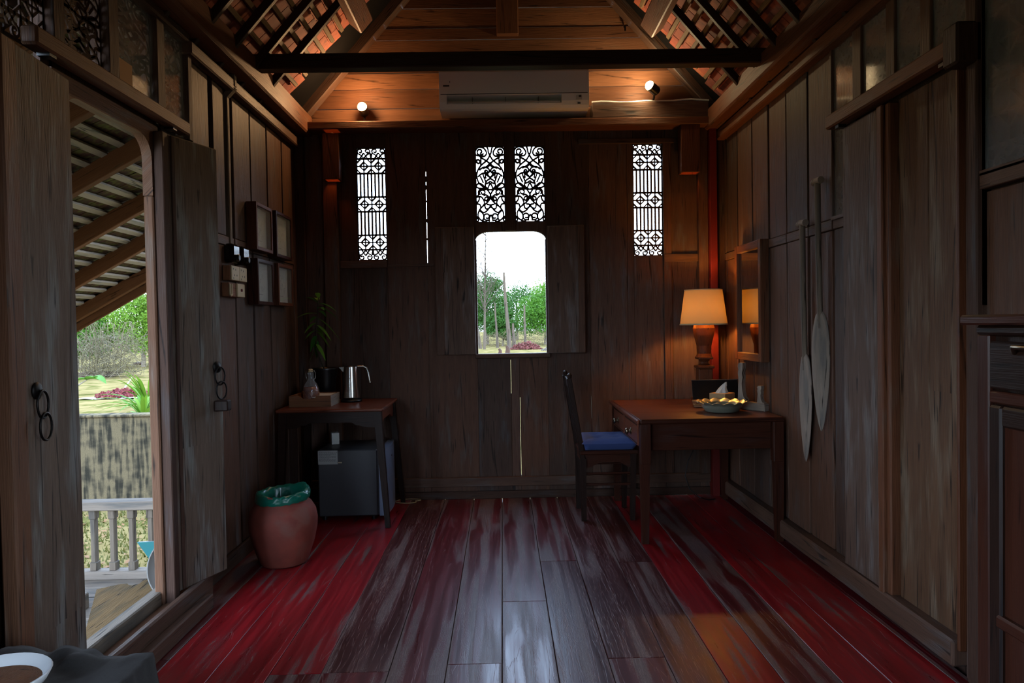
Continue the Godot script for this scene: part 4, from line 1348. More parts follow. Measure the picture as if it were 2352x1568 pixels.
func build_desk() -> void:
	var t := thing("desk", "old reddish-brown writing desk with two drawers against the right wall", "desk", Vector3(1.27, 0, -5.03))
	var x0 := 0.82
	var x1 := 1.735
	var z0 := -5.585
	var z1 := -4.41
	# top of three boards with a moulded edge
	var zs := [z1, -4.79, -5.22, z0]
	for k in 3:
		part(t, "top_board", mb().bb(Vector3(x0 + 0.02, 0.751, zs[k + 1] + 0.001), Vector3(x1, 0.776, zs[k] - (0.02 if k == 0 else 0.001)), 0, 0.003), M.furniture_top)
	part(t, "top_edge", mb().bb(Vector3(x0, 0.748, z0), Vector3(x0 + 0.02, 0.777, z1), 2, 0.008), M.furniture_top)
	part(t, "top_edge", mb().bb(Vector3(x0 + 0.02, 0.748, z1 - 0.02), Vector3(x1, 0.777, z1), 0, 0.008), M.furniture)
	# aprons
	part(t, "apron", mb().bb(Vector3(0.905, 0.578, z1 - 0.065), Vector3(1.665, 0.75, z1 - 0.04), 0, 0.003), M.furniture)
	part(t, "apron", mb().bb(Vector3(0.90, 0.578, z0 + 0.03), Vector3(1.67, 0.75, z0 + 0.055), 0, 0.003), M.furniture)
	part(t, "apron", mb().bb(Vector3(1.67, 0.578, z0 + 0.1), Vector3(1.695, 0.75, z1 - 0.1), 2, 0.003), M.furniture)
	part(t, "apron", mb().bb(Vector3(0.862, 0.578, z0 + 0.1), Vector3(0.885, 0.75, z1 - 0.1), 2, 0.003), M.furniture)
	# drawers on the chair side
	for e in [[-5.53, -5.06], [-5.03, -4.55]]:
		var d := part(t, "drawer", mb().bb(Vector3(0.846, 0.592, e[0]), Vector3(0.864, 0.738, e[1]), 2, 0.004), M.furniture_top)
		for yy in [0.604, 0.722]:
			part(d, "bead", mb().bb(Vector3(0.843, yy, e[0] + 0.015), Vector3(0.848, yy + 0.005, e[1] - 0.015), 2), M.furniture_dark)
		var zk: float = e[1] - 0.24 if e[0] < -5.2 else e[1] - 0.23
		var q := Transform3D(Basis(Quaternion(Vector3.UP, Vector3(-1, 0, 0))), Vector3(0.846, 0.655, zk))
		part(d, "knob", mb().lathe(pts2([0.0, 0.0, 0.024, 0.0, 0.024, 0.004, 0.010, 0.008, 0.010, 0.016, 0.020, 0.022, 0.021, 0.032, 0.012, 0.040, 0.0, 0.042]), 18, q), M.brass)
	# tapered legs with a cut shoulder
	for p in [[0.873, -4.445, 1.0, 1.0], [1.70, -4.445, -1.0, 1.0], [0.873, z0 + 0.04, 1.0, -1.0], [1.70, z0 + 0.04, -1.0, -1.0]]:
		var b := mb()
		b.bb(Vector3(p[0] - 0.032, 0.50, p[1] - 0.032), Vector3(p[0] + 0.032, 0.75, p[1] + 0.032), 1, 0.003)
		tapered_leg(b, Vector3(p[0] - 0.004 * p[2], 0.50, p[1]), Vector3(p[0] - 0.006 * p[2], 0.0, p[1]), 0.056, 0.042)
		part(t, "leg", b, M.furniture)


func build_chair() -> void:
	var t := thing("chair", "dark wooden chair with a blue seat cushion drawn up to the desk", "chair", Vector3(0.72, 0, -5.15))
	var zn := -4.985
	var zf := -5.335
	for z in [zn, zf]:
		# rear leg runs up into the raked back post
		var b := mb()
		tapered_leg(b, Vector3(0.545, 0.44, z), Vector3(0.545, 0.0, z), 0.04, 0.034)
		b.beam(Vector3(0.545, 0.40, z), Vector3(0.528, 0.56, z), 0.034, 0.036, Vector3(0, 0, 1), 0.004)
		b.beam(Vector3(0.528, 0.55, z), Vector3(0.455, 1.0, z), 0.034, 0.034, Vector3(0, 0, 1), 0.004)
		b.beam(Vector3(0.456, 0.99, z), Vector3(0.462, 1.035, z), 0.032, 0.032, Vector3(0, 0, 1), 0.012)
		part(t, "rear_leg", b, M.furniture_dark)
		b = mb()
		tapered_leg(b, Vector3(0.895, 0.465, z), Vector3(0.885, 0.0, z), 0.042, 0.032)
		part(t, "front_leg", b, M.furniture_dark)
		# side apron with a scalloped lower edge
		var poly := pts2([0.56, 0.465, 0.88, 0.465, 0.88, 0.37, 0.85, 0.375, 0.835, 0.39, 0.82, 0.395, 0.80, 0.41, 0.66, 0.41, 0.64, 0.395, 0.62, 0.39, 0.60, 0.375, 0.56, 0.37])
		part(t, "apron", mb().extrude(poly, 0.018, back_plane(z - 0.009), 0), M.furniture)
		part(t, "stretcher", mb().bb(Vector3(0.55, 0.245, z - 0.008), Vector3(0.89, 0.262, z + 0.008), 0, 0.003), M.furniture)
		part(t, "stretcher", mb().bb(Vector3(0.55, 0.325, z - 0.006), Vector3(0.89, 0.338, z + 0.006), 0, 0.003), M.furniture)
	part(t, "seat", mb().bb(Vector3(0.525, 0.465, zf - 0.03), Vector3(0.93, 0.492, zn + 0.03), 0, 0.006), M.furniture)
	part(t, "crest_rail", mb().beam(Vector3(0.468, 0.955, zf), Vector3(0.468, 0.955, zn), 0.075, 0.018, Vector3(-0.16, 1, 0), 0.004), M.furniture_dark)
	part(t, "back_rail", mb().beam(Vector3(0.506, 0.70, zf), Vector3(0.506, 0.70, zn), 0.045, 0.016, Vector3(-0.16, 1, 0), 0.004), M.furniture_dark)
	for k in 3:
		var z := lerpf(zf, zn, (k + 1) / 4.0)
		part(t, "back_slat", mb().beam(Vector3(0.505, 0.70, z), Vector3(0.472, 0.93, z), 0.04, 0.012, Vector3(0, 0, 1), 0.003), M.furniture_dark)
	part(t, "apron", mb().bb(Vector3(0.875, 0.40, zf), Vector3(0.893, 0.465, zn), 2, 0.003), M.furniture)
	part(t, "apron", mb().bb(Vector3(0.537, 0.40, zf), Vector3(0.555, 0.465, zn), 2, 0.003), M.furniture)
	# tufted cushion
	var cu := func(u: float, v: float, top: float) -> Vector3:
		var x := lerpf(0.535, 0.925, u)
		var z := lerpf(zf - 0.025, zn + 0.03, v)
		var e := minf(minf(u, 1.0 - u), minf(v, 1.0 - v))
		var y := 0.541 + 0.03 * sqrt(clampf(e / 0.12, 0.0, 1.0)) * top
		if top > 0:
			for q in [[0.33, 0.33], [0.66, 0.33], [0.33, 0.66], [0.66, 0.66]]:
				var dd := Vector2(u - q[0], v - q[1]).length()
				y -= 0.014 * exp(-dd * dd / 0.006)
		else:
			y = 0.541 - 0.046 * sqrt(clampf(e / 0.05, 0.0, 1.0))
		return Vector3(x, y, z)
	var cb := MB.new()
	cb.grid(func(u: float, v: float) -> Vector3: return cu.call(u, 1.0 - v, 1.0), 28, 28)
	cb.grid(func(u: float, v: float) -> Vector3: return cu.call(u, v, -1.0), 14, 14)
	var c := thing("seat_cushion", "tufted blue seat cushion lying on the dark chair", "cushion", Vector3(0.73, 0.495, -5.15))
	part(c, "pad", cb, M.blue_cloth)
	for q in [[0.665, -5.04], [0.795, -5.04], [0.665, -5.28], [0.795, -5.28]]:
		part(c, "button", mb().lathe(pts2([0.0, -0.004, 0.009, -0.003, 0.008, 0.003, 0.0, 0.005]), 8, Transform3D(Basis(), Vector3(q[0], 0.560, q[1]))), M.blue_cloth)


func build_side_table() -> void:
	var t := thing("side_table", "dark side table with splayed legs and scalloped apron in the left corner", "table", Vector3(-1.19, 0, -5.3))
	var x0 := -1.565
	var x1 := -0.828
	var z0 := -5.61
	var z1 := -4.915
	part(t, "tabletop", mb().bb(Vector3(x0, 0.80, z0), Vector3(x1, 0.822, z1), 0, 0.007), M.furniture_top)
	var ap := func(a: float, b: float) -> PackedVector2Array:
		var w := b - a
		return pts2([a, 0.80, b, 0.80, b, 0.688, a + w * 0.86, 0.693, a + w * 0.83, 0.705, a + w * 0.78, 0.708, a + w * 0.74, 0.725, a + w * 0.26, 0.725, a + w * 0.22, 0.708, a + w * 0.17, 0.705, a + w * 0.14, 0.693, a, 0.688])
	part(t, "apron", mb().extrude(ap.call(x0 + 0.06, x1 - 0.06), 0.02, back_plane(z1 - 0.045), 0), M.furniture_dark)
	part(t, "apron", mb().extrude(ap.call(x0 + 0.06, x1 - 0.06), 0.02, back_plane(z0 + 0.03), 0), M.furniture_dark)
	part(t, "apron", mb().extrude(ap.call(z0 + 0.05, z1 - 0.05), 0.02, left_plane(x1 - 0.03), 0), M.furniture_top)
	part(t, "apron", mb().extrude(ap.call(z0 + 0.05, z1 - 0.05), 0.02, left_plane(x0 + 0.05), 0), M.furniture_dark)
	for p in [[-0.872, z1 - 0.04, -0.812, -4.925], [x0 + 0.045, z1 - 0.04, x0 + 0.015, -4.925], [-0.872, z0 + 0.04, -0.80, -5.60], [x0 + 0.045, z0 + 0.04, x0 + 0.02, -5.60]]:
		var b := mb()
		tapered_leg(b, Vector3(p[0], 0.80, p[1]), Vector3(p[2], 0.0, p[3]), 0.052, 0.034)
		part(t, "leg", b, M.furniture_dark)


func label_tex(w: int, h: int, bg: Color, ink: Color, lines: int) -> ImageTexture:
	# a sheet of unreadably small print
	var im := Image.create(w, h, false, Image.FORMAT_RGB8)
	im.fill(bg)
	var r := RandomNumberGenerator.new()
	r.seed = w + lines
	var lh := h / (lines + 2)
	for k in lines:
		var x := int(w * 0.06)
		var y := int(lh * (k + 1.2))
		while x < w * (0.92 if k % 4 else 0.6):
			var ln := r.randi_range(3, 12)
			im.fill_rect(Rect2i(x, y, ln, maxi(1, lh / 3)), ink)
			x += ln + 3
	return tex(im)


func build_fridge() -> void:
	var t := thing("fridge", "small grey refrigerator standing under the side table", "fridge", Vector3(-1.1, 0, -5.3))
	var zf := -5.12
	var zb := -5.56
	part(t, "cabinet", mb().bb(Vector3(-1.335, 0.03, zb), Vector3(-0.912, 0.507, zf), 1, 0.008), M.grey_plastic)
	part(t, "gasket", mb().bb(Vector3(-0.912, 0.035, zb + 0.01), Vector3(-0.902, 0.50, zf - 0.006), 1), M.black)
	var prof: PackedVector2Array = []
	for k in 13:
		var u := k / 12.0
		prof.append(Vector2(lerpf(zb, zf + 0.002, u), 0.902 - 0.05 - 0.018 * sin(PI * u)))
	# door seen edge-on, bowed towards the room
	var poly := pts2([-0.902, -zb, -0.902, -zf])
	for k in 13:
		var u := k / 12.0
		poly.append(Vector2(-0.862 + 0.022 * sin(PI * (0.08 + 0.84 * u)), -lerpf(zf, zb, u)))
	var door := part(t, "door", mb().extrude(poly, 0.475, plan(0.03)), mat(Color(0.46, 0.50, 0.58), 0.3))
	part(door, "hinge_cap", mb().bb(Vector3(-0.895, 0.505, zb + 0.01), Vector3(-0.87, 0.512, zb + 0.06), 1, 0.002), M.black)
	part(door, "keyhole", mb().bb(Vector3(-0.845, 0.42, -5.33), Vector3(-0.838, 0.432, -5.32)), M.black)
	for x in [-1.30, -0.95]:
		for z in [zf - 0.04, zb + 0.04]:
			part(t, "foot", mb().lathe(pts2([0.0, 0.0, 0.016, 0.0, 0.016, 0.032, 0.0, 0.032]), 12, Transform3D(Basis(), Vector3(x, 0, z)), false), M.black)
	var lm := mat(Color(1, 1, 1), 0.7)
	lm.albedo_texture = label_tex(128, 96, Color(0.62, 0.62, 0.60), Color(0.25, 0.25, 0.26), 12)
	var lb := MB.new()
	lb.quad(Vector3(-1.333, 0.405, zf + 0.001), Vector3(-1.193, 0.405, zf + 0.001), Vector3(-1.193, 0.503, zf + 0.001), Vector3(-1.333, 0.503, zf + 0.001), Vector2(0, 1), Vector2(1, 1), Vector2(1, 0), Vector2(0, 0))
	part(t, "rating_label", lb, lm, "printed white label")
	part(t, "tape", mb().bb(Vector3(-1.19, 0.412, zf), Vector3(-1.163, 0.42, zf + 0.0012)), M.cream_plastic)
	single("small_box", "small pale carton standing on the grey refrigerator", "box", mb().box(Vector3(-1.335 + 0.06, 0.507 + 0.043, -5.40), Vector3(0.055, 0.085, 0.07), 1, 0.002, Basis(Vector3.UP, 0.35)), M.paper)
	var c: PackedVector3Array = []
	for k in 22:
		var a := TAU * k / 18.0
		c.append(Vector3(-0.79 + 0.09 * cos(a) + 0.002 * k, 0.006 + 0.0008 * k, -5.60 + 0.05 * sin(a)))
	single("power_cable", "coiled pale cable on the floor behind the refrigerator", "cable", mb().tube(c, 0.0035), M.cream_plastic)


func build_jar() -> void:
	var at := Vector3(-1.315, 0, -4.235)
	var t := thing("clay_jar", "round terracotta jar used as a bin, lined with a green bag", "jar", at)
	var xf := Transform3D(Basis(), at)
	part(t, "body", mb().lathe(pts2([0.0, 0.0, 0.125, 0.0, 0.137, 0.010, 0.155, 0.06, 0.178, 0.13, 0.193, 0.20, 0.197, 0.26, 0.188, 0.31, 0.165, 0.35, 0.143, 0.372, 0.140, 0.392, 0.146, 0.408, 0.138, 0.415, 0.126, 0.405, 0.124, 0.37, 0.15, 0.33, 0.175, 0.26, 0.16, 0.12, 0.12, 0.02, 0.0, 0.015]), 48, xf), M.clay)
	# plastic liner: folded over the mouth, sagging inside
	var nz := FastNoiseLite.new()
	nz.seed = 9
	nz.frequency = 1.0
	var bag := func(u: float, v: float) -> Vector3:
		var a := TAU * u
		var prof := [Vector2(0.155, 0.376), Vector2(0.158, 0.392), Vector2(0.153, 0.416), Vector2(0.138, 0.426), Vector2(0.121, 0.418), Vector2(0.113, 0.39), Vector2(0.105, 0.33), Vector2(0.06, 0.29), Vector2(0.0, 0.285)]
		var f := v * (prof.size() - 1)
		var i := mini(int(f), prof.size() - 2)
		var p: Vector2 = prof[i].lerp(prof[i + 1], f - i)
		var w := nz.get_noise_3d(cos(a) * 3.0, sin(a) * 3.0, v * 4.0)
		var k := nz.get_noise_3d(cos(a) * 9.0, sin(a) * 9.0, v * 7.0)
		var tilt := 0.012 * cos(a - 0.9)
		var r := p.x + (0.006 * w + 0.004 * k if v > 0.15 else 0.002 * k)
		return at + Vector3(r * cos(a), p.y + 0.010 * w + 0.006 * k + tilt + (0.014 * maxf(0.0, sin(a * 2.0 + 0.4)) if v > 0.25 and v < 0.6 else 0.0), -r * sin(a))
	var bm := mat(Color(0.03, 0.36, 0.29), 0.28)
	bm.backlight_enabled = true
	bm.backlight = Color(0.02, 0.25, 0.20)
	part(t, "bin_liner", MB.new().grid(bag, 72, 26), bm, "green plastic bin bag")


# ------------------------------------------------------------------ small things
func build_table_lamp() -> void:
	var at := Vector3(1.505, 0.777, -5.36)
	var t := thing("table_lamp", "lit table lamp with a cream drum shade and carved timber base", "lamp", at)
	var xf := Transform3D(Basis(), at)
	# square carved column
	var b := mb()
	b.box(at + Vector3(0, 0.015, 0), Vector3(0.16, 0.03, 0.16), 1, 0.004)
	b.box(at + Vector3(0, 0.14, 0), Vector3(0.105, 0.22, 0.105), 1, 0.008)
	part(t, "base", b, M.warm)
	b = mb()
	b.box(at + Vector3(0, 0.262, 0), Vector3(0.125, 0.022, 0.125), 1, 0.005)
	b.lathe(pts2([0.055, 0.272, 0.040, 0.285, 0.036, 0.30, 0.050, 0.318]), 4, xf * Transform3D(Basis(Vector3.UP, PI / 4), Vector3.ZERO), false)
	b.box(at + Vector3(0, 0.328, 0), Vector3(0.11, 0.018, 0.11), 1, 0.004)
	b.lathe(pts2([0.070, 0.337, 0.058, 0.36, 0.062, 0.42, 0.085, 0.50, 0.092, 0.55, 0.080, 0.585, 0.0, 0.59]), 4, xf * Transform3D(Basis(Vector3.UP, PI / 4), Vector3.ZERO), false)
	part(t, "column", b, M.warm)
	part(t, "stem", mb().tube(PackedVector3Array([at + Vector3(0, 0.585, 0), at + Vector3(0, 0.64, 0)]), 0.012), M.brass)
	part(t, "bulb", mb().lathe(pts2([0.0, 0.63, 0.015, 0.635, 0.022, 0.66, 0.032, 0.69, 0.026, 0.715, 0.0, 0.728]), 14, xf), glow(Color(1.0, 0.72, 0.38), 4.0))
	var sh := mat(Color(0.78, 0.66, 0.44), 0.9)
	sh.backlight_enabled = true
	sh.backlight = Color(0.25, 0.205, 0.12)
	sh.cull_mode = BaseMaterial3D.CULL_DISABLED
	part(t, "lamp_shade", mb().lathe(pts2([0.173, 0.577, 0.137, 0.838]), 64, xf), sh)
	part(t, "shade_rim", mb().lathe(pts2([0.1745, 0.575, 0.176, 0.577, 0.1752, 0.585, 0.172, 0.585, 0.172, 0.577, 0.1745, 0.575]), 64, xf), M.cream_plastic)
	part(t, "shade_rim", mb().lathe(pts2([0.138, 0.832, 0.139, 0.838, 0.136, 0.839, 0.136, 0.832]), 64, xf), M.cream_plastic)
	for k in 3:
		var a := TAU * k / 3.0 + 0.4
		part(t, "spider_arm", mb().tube(PackedVector3Array([at + Vector3(0.012 * cos(a), 0.74, 0.012 * sin(a)), at + Vector3(0.137 * cos(a), 0.83, 0.137 * sin(a))]), 0.002, -1, 4), M.brass)
	omni(at + Vector3(0, 0.69, 0), Color(1.0, 0.68, 0.30), 0.38, 0.03)
	# socket and lead on the wall below
	var s := thing("wall_socket", "white wall socket with a black plug under the desk", "socket", Vector3(1.575, 0.50, -5.64))
	part(s, "plate", mb().bb(Vector3(1.50, 0.555, -5.645), Vector3(1.60, 0.615, -5.605), 1, 0.006), M.white_plastic)
	part(s, "plug", mb().bb(Vector3(1.525, 0.50, -5.62), Vector3(1.57, 0.565, -5.575), 1, 0.008), M.black)
	var c := pts3([1.545, 0.50, -5.59, 1.50, 0.42, -5.57, 1.43, 0.30, -5.56, 1.40, 0.18, -5.55, 1.43, 0.08, -5.53, 1.50, 0.02, -5.50, 1.56, 0.006, -5.47, 1.62, 0.006, -5.50])
	single("lamp_cord", "black lamp cord hanging from the socket to the floor", "cord", mb().tube(c, 0.004), M.black)


func build_desk_things() -> void:
	var y := 0.777
	# scalloped metal bowl
	var at := Vector3(1.445, y, -4.74)
	var bowl := func(u: float, v: float) -> Vector3:
		var a := TAU * u
		var prof := [Vector2(0.0, 0.004), Vector2(0.09, 0.0), Vector2(0.105, 0.004), Vector2(0.112, 0.012), Vector2(0.125, 0.03), Vector2(0.132, 0.05), Vector2(0.162, 0.068), Vector2(0.158, 0.070), Vector2(0.128, 0.052), Vector2(0.118, 0.03), Vector2(0.10, 0.012), Vector2(0.0, 0.010)]
		var f := v * (prof.size() - 1)
		var i := mini(int(f), prof.size() - 2)
		var p: Vector2 = prof[i].lerp(prof[i + 1], f - i)
		var out := clampf((p.x - 0.12) / 0.042, 0.0, 1.0)
		var lob := absf(sin(a * 7.0))
		var r := p.x * (1.0 + out * 0.05 * (lob - 0.5))
		return at + Vector3(r * cos(a), p.y + out * 0.014 * (lob - 0.6), -r * sin(a))
	single("metal_bowl", "scalloped silvery metal bowl near the front edge of the desk", "bowl", MB.new().grid(bowl, 112, 33), M.silver)
	# tissue box
	var t := thing("tissue_box", "square tan tissue box with a white tissue behind the metal bowl", "tissue box", Vector3(1.525, y, -4.99))
	part(t, "carton", mb().box(Vector3(1.525, y + 0.05, -4.99), Vector3(0.125, 0.10, 0.125), 1, 0.002, Basis(Vector3.UP, 0.72)), mat(Color(0.62, 0.50, 0.34), 0.7))
	var tis := func(u: float, v: float) -> Vector3:
		var a := TAU * u
		var r := 0.045 * (1.0 - v) * (0.55 + 0.45 * absf(sin(a * 2.5 + 1.0))) + 0.004
		return Vector3(1.525 + r * cos(a) + 0.03 * v * v, y + 0.10 + 0.062 * v * (1.0 + 0.25 * sin(a * 3.0)), -4.99 - r * sin(a) * 0.5)
	part(t, "tissue", MB.new().grid(tis, 30, 8), M.paper)
	# black document folder propped open
	t = thing("document_folder", "black document folder propped upright at the back of the desk", "folder", Vector3(1.55, y, -5.2))
	part(t, "back_panel", mb().box(Vector3(1.55, y + 0.086, -5.23), Vector3(0.34, 0.17, 0.008), 0, 0.002, Basis(Vector3.RIGHT, -0.25)), M.black)
	part(t, "front_panel", mb().box(Vector3(1.55, y + 0.007, -5.155), Vector3(0.34, 0.012, 0.10), 0, 0.003), M.black)
	part(t, "spine", mb().tube(PackedVector3Array([Vector3(1.378, y + 0.169, -5.252), Vector3(1.722, y + 0.169, -5.252)]), 0.005), M.grey_plastic)
	# cards
	t = thing("card_stack", "small stack of orange-brown cards at the back of the desk", "cards", Vector3(1.40, y, -5.05))
	for k in 4:
		part(t, "card", mb().box(Vector3(1.385, y + 0.007 + k * 0.0122, -5.02), Vector3(0.10, 0.011, 0.07), 0, 0.001, Basis(Vector3.UP, 0.15 * k - 0.2)), M.card if k % 2 else M.gable[2])
	# white carved stand with two rearing prongs
	t = thing("carved_stand", "white carved wooden stand with two upright prongs on the desk", "ornament", Vector3(1.655, y, -4.78))
	var xf := Transform3D(Basis(Vector3.UP, -1.0), Vector3(1.675, y, -4.80))
	part(t, "base", mb().box(xf * Vector3(0.01, 0.026, 0), Vector3(0.20, 0.052, 0.05), 0, 0.004, xf.basis), M.pale_wood)
	var pr := pts2([-0.03, 0.0, 0.035, 0.0, 0.042, 0.022, 0.022, 0.04, 0.012, 0.08, 0.008, 0.13, 0.014, 0.17, 0.010, 0.20, 0.018, 0.235, 0.016, 0.27, -0.014, 0.27, -0.026, 0.245, -0.018, 0.225, -0.024, 0.20, -0.018, 0.15, -0.022, 0.09, -0.024, 0.04])
	var x2 := xf
	x2.origin = xf * Vector3(-0.085, 0.045, -0.018)
	part(t, "prong", mb().extrude(pr, 0.036, x2), M.pale_wood)
	var sm: PackedVector2Array = []
	for p in pr:
		sm.append(Vector2(p.x * 0.8, p.y * 0.45))
	x2.origin = xf * Vector3(0.065, 0.045, -0.016)
	part(t, "prong", mb().extrude(sm, 0.032, x2), M.pale_wood)


func build_side_things() -> void:
	var y := 0.8225
	# tray box of pale timber with a notch
	var t := thing("tray_box", "pale wooden tray box with notched front on the side table", "tray", Vector3(-1.37, y, -5.24))
	var x0 := -1.515
	var x1 := -1.222
	var zf := -5.085
	var zb := -5.36
	part(t, "front_board", mb().extrude(pts2([x0, y, x1, y, x1, y + 0.078, x0 + 0.20, y + 0.078, x0 + 0.17, y + 0.055, x0 + 0.10, y + 0.055, x0 + 0.07, y + 0.078, x0, y + 0.078]), 0.01, back_plane(zf), 0), M.gable[2])
	part(t, "back_board", mb().bb(Vector3(x0, y, zb), Vector3(x1, y + 0.078, zb + 0.01), 0), M.gable[2])
	part(t, "side_board", mb().bb(Vector3(x0, y, zb + 0.01), Vector3(x0 + 0.01, y + 0.078, zf), 2), M.gable[2])
	part(t, "side_board", mb().bb(Vector3(x1 - 0.01, y, zb + 0.01), Vector3(x1, y + 0.078, zf), 2), M.pale_wood)
	part(t, "bottom", mb().bb(Vector3(x0 + 0.01, y, zb + 0.01), Vector3(x1 - 0.01, y + 0.008, zf), 0), M.gable[2])
	single("paper_sheet", "white paper sheets lying in the wooden tray box", "paper", mb().box(Vector3(-1.30, y + 0.066, -5.23), Vector3(0.13, 0.004, 0.22), 0, 0.0, Basis(Vector3.RIGHT, 0.05)), M.paper)
	for k in 2:
		single("drinking_glass", ["upside-down drinking glass lying left in the tray box", "drinking glass lying near the notch of the tray box"][k], "glass", mb().lathe(pts2([0.0, 0.0, 0.024, 0.0, 0.027, 0.055, 0.025, 0.055, 0.022, 0.004, 0.0, 0.004]), 20, Transform3D(Basis(), Vector3(-1.475 + 0.165 * k, y + 0.009, -5.135 + 0.01 * k))), glass(0.12, 0.04), "drinking glasses in the tray box")
	# swing-top bottle
	var at := Vector3(-1.388, y + 0.0085, -5.185)
	t = thing("swing_top_bottle", "swing-top glass bottle of amber drink standing in the tray box", "bottle", at)
	var xf := Transform3D(Basis(), at)
	part(t, "glass", mb().lathe(pts2([0.0, 0.0, 0.052, 0.0, 0.057, 0.008, 0.057, 0.09, 0.053, 0.125, 0.040, 0.150, 0.026, 0.168, 0.021, 0.185, 0.020, 0.215, 0.024, 0.222, 0.022, 0.23]), 30, xf), glass(0.10, 0.04))
	part(t, "drink", mb().lathe(pts2([0.0, 0.004, 0.050, 0.004, 0.0535, 0.012, 0.0535, 0.09, 0.049, 0.125, 0.0, 0.125]), 30, xf), mat(Color(0.44, 0.20, 0.10), 0.25))
	# raised diamond pattern on the glass
	var db := mb()
	for s in [-1.0, 1.0]:
		for k in 10:
			var p: PackedVector3Array = []
			for q in 9:
				var a: float = TAU * k / 10.0 + s * q * 0.14
				p.append(at + Vector3(0.0575 * cos(a), 0.012 + q * 0.0105, -0.0575 * sin(a)))
			db.tube(p, 0.0022, -1, 4)
	part(t, "embossing", db, mat(Color(0.50, 0.27, 0.16), 0.15))
	part(t, "stopper", mb().lathe(pts2([0.0, 0.255, 0.012, 0.254, 0.017, 0.246, 0.017, 0.236, 0.022, 0.232, 0.0, 0.23]), 16, xf), M.cream_plastic)
	for s in [-1.0, 1.0]:
		part(t, "wire_bail", mb().tube(PackedVector3Array([at + Vector3(0, 0.246, 0.015), at + Vector3(s * 0.03, 0.243, 0.008), at + Vector3(s * 0.036, 0.215, 0), at + Vector3(s * 0.031, 0.185, 0), at + Vector3(s * 0.022, 0.172, 0.006)]), 0.0022, -1, 5), M.steel)
	# kettle on its base
	at = Vector3(-1.145, y, -5.40)
	xf = Transform3D(Basis(), at)
	t = thing("kettle", "stainless steel electric kettle on the side table", "kettle", at)
	part(t, "power_base", mb().lathe(pts2([0.0, 0.0, 0.078, 0.0, 0.08, 0.012, 0.07, 0.022, 0.0, 0.022]), 32, xf), M.black)
	part(t, "body", mb().lathe(pts2([0.0, 0.026, 0.066, 0.026, 0.066, 0.035, 0.064, 0.06, 0.056, 0.22, 0.052, 0.262]), 40, xf), M.steel)
	part(t, "lid", mb().lathe(pts2([0.052, 0.262, 0.046, 0.272, 0.0, 0.275]), 32, xf), M.black)
	part(t, "handle", mb().tube(PackedVector3Array([at + Vector3(0.045, 0.262, 0), at + Vector3(0.095, 0.262, 0), at + Vector3(0.118, 0.252, 0), at + Vector3(0.13, 0.21, 0), at + Vector3(0.142, 0.14, 0)]), 0.009, 0.007, 8), M.steel)
	part(t, "spout", mb().extrude(pts2([-0.05, 0.262, -0.085, 0.258, -0.052, 0.22]), 0.03, Transform3D(Basis(), at + Vector3(0, 0, -0.015))), M.steel)
	# potted plant in the corner
	at = Vector3(-1.36, y, -5.50)
	xf = Transform3D(Basis(), at)
	t = thing("potted_plant", "leafy green plant in a dark pot in the left corner", "plant", at)
	part(t, "pot", mb().lathe(pts2([0.0, 0.0, 0.065, 0.0, 0.075, 0.12, 0.095, 0.235, 0.10, 0.25, 0.092, 0.252, 0.08, 0.225, 0.0, 0.22]), 32, xf), M.black)
	var stem := PackedVector3Array([at + Vector3(0, 0.22, 0), at + Vector3(-0.06, 0.40, 0.02), at + Vector3(-0.055, 0.55, 0.03), at + Vector3(-0.04, 0.66, 0.04), at + Vector3(-0.025, 0.80, 0.05)])
	part(t, "stem", mb().tube(stem, 0.006, 0.003, 6), mat(Color(0.22, 0.20, 0.14), 0.8))
	var lm := [leafmat(Color(0.34, 0.52, 0.18)), leafmat(Color(0.20, 0.40, 0.14))]
	var leaf := [
		[0.76, -2.0, 0.5, 0.15], [0.74, 2.6, 0.75, 0.13], [0.74, 0.2, -0.1, 0.15], [0.72, -0.35, -0.35, 0.17], [0.70, 0.9, 0.2, 0.12],
		[0.66, 3.1, 0.15, 0.16], [0.63, -2.4, -0.1, 0.10], [0.62, -0.5, -0.55, 0.20], [0.57, 2.2, -0.3, 0.12], [0.55, 0.4, -0.5, 0.15],
		[0.50, -2.9, -0.4, 0.11], [0.49, -0.8, -0.6, 0.14], [0.46, 1.8, -0.7, 0.12], [0.43, -1.8, -0.9, 0.13], [0.40, 0.6, -0.7, 0.13], [0.37, 2.9, -1.0, 0.12], [0.78, 1.5, 0.9, 0.09], [0.52, -1.4, -0.2, 0.13], [0.68, -1.3, 0.0, 0.13]]
	for e in leaf:
		var yy: float = e[0]
		var k := clampf((yy - 0.22) / 0.58, 0.0, 1.0) * 4.0
		var i := mini(int(k), 3)
		var p0 := stem[i].lerp(stem[i + 1], k - i)
		var az: float = e[1]
		var el: float = e[2]
		var ln: float = e[3]
		var b := MB.new()
		var lf := func(u: float, v: float) -> Vector3:
			var side := Vector3(-sin(az), 0, cos(az))
			var droop := el - 0.9 * v
			var p := p0 + Vector3(cos(az) * cos(el), sin(el), sin(az) * cos(el)) * ln * v + Vector3(0, -0.35 * ln * v * v, 0)
			var wd := 0.019 * pow(sin(PI * pow(clampf(v, 0.0, 1.0), 0.75)), 0.9) + 0.0008
			return p + side * wd * (u * 2.0 - 1.0) + Vector3(0, absf(u * 2.0 - 1.0) * wd * 0.35, 0)
		b.grid(lf, 4, 10)
		part(t, "leaf", b, lm[rng.randi() % 2])


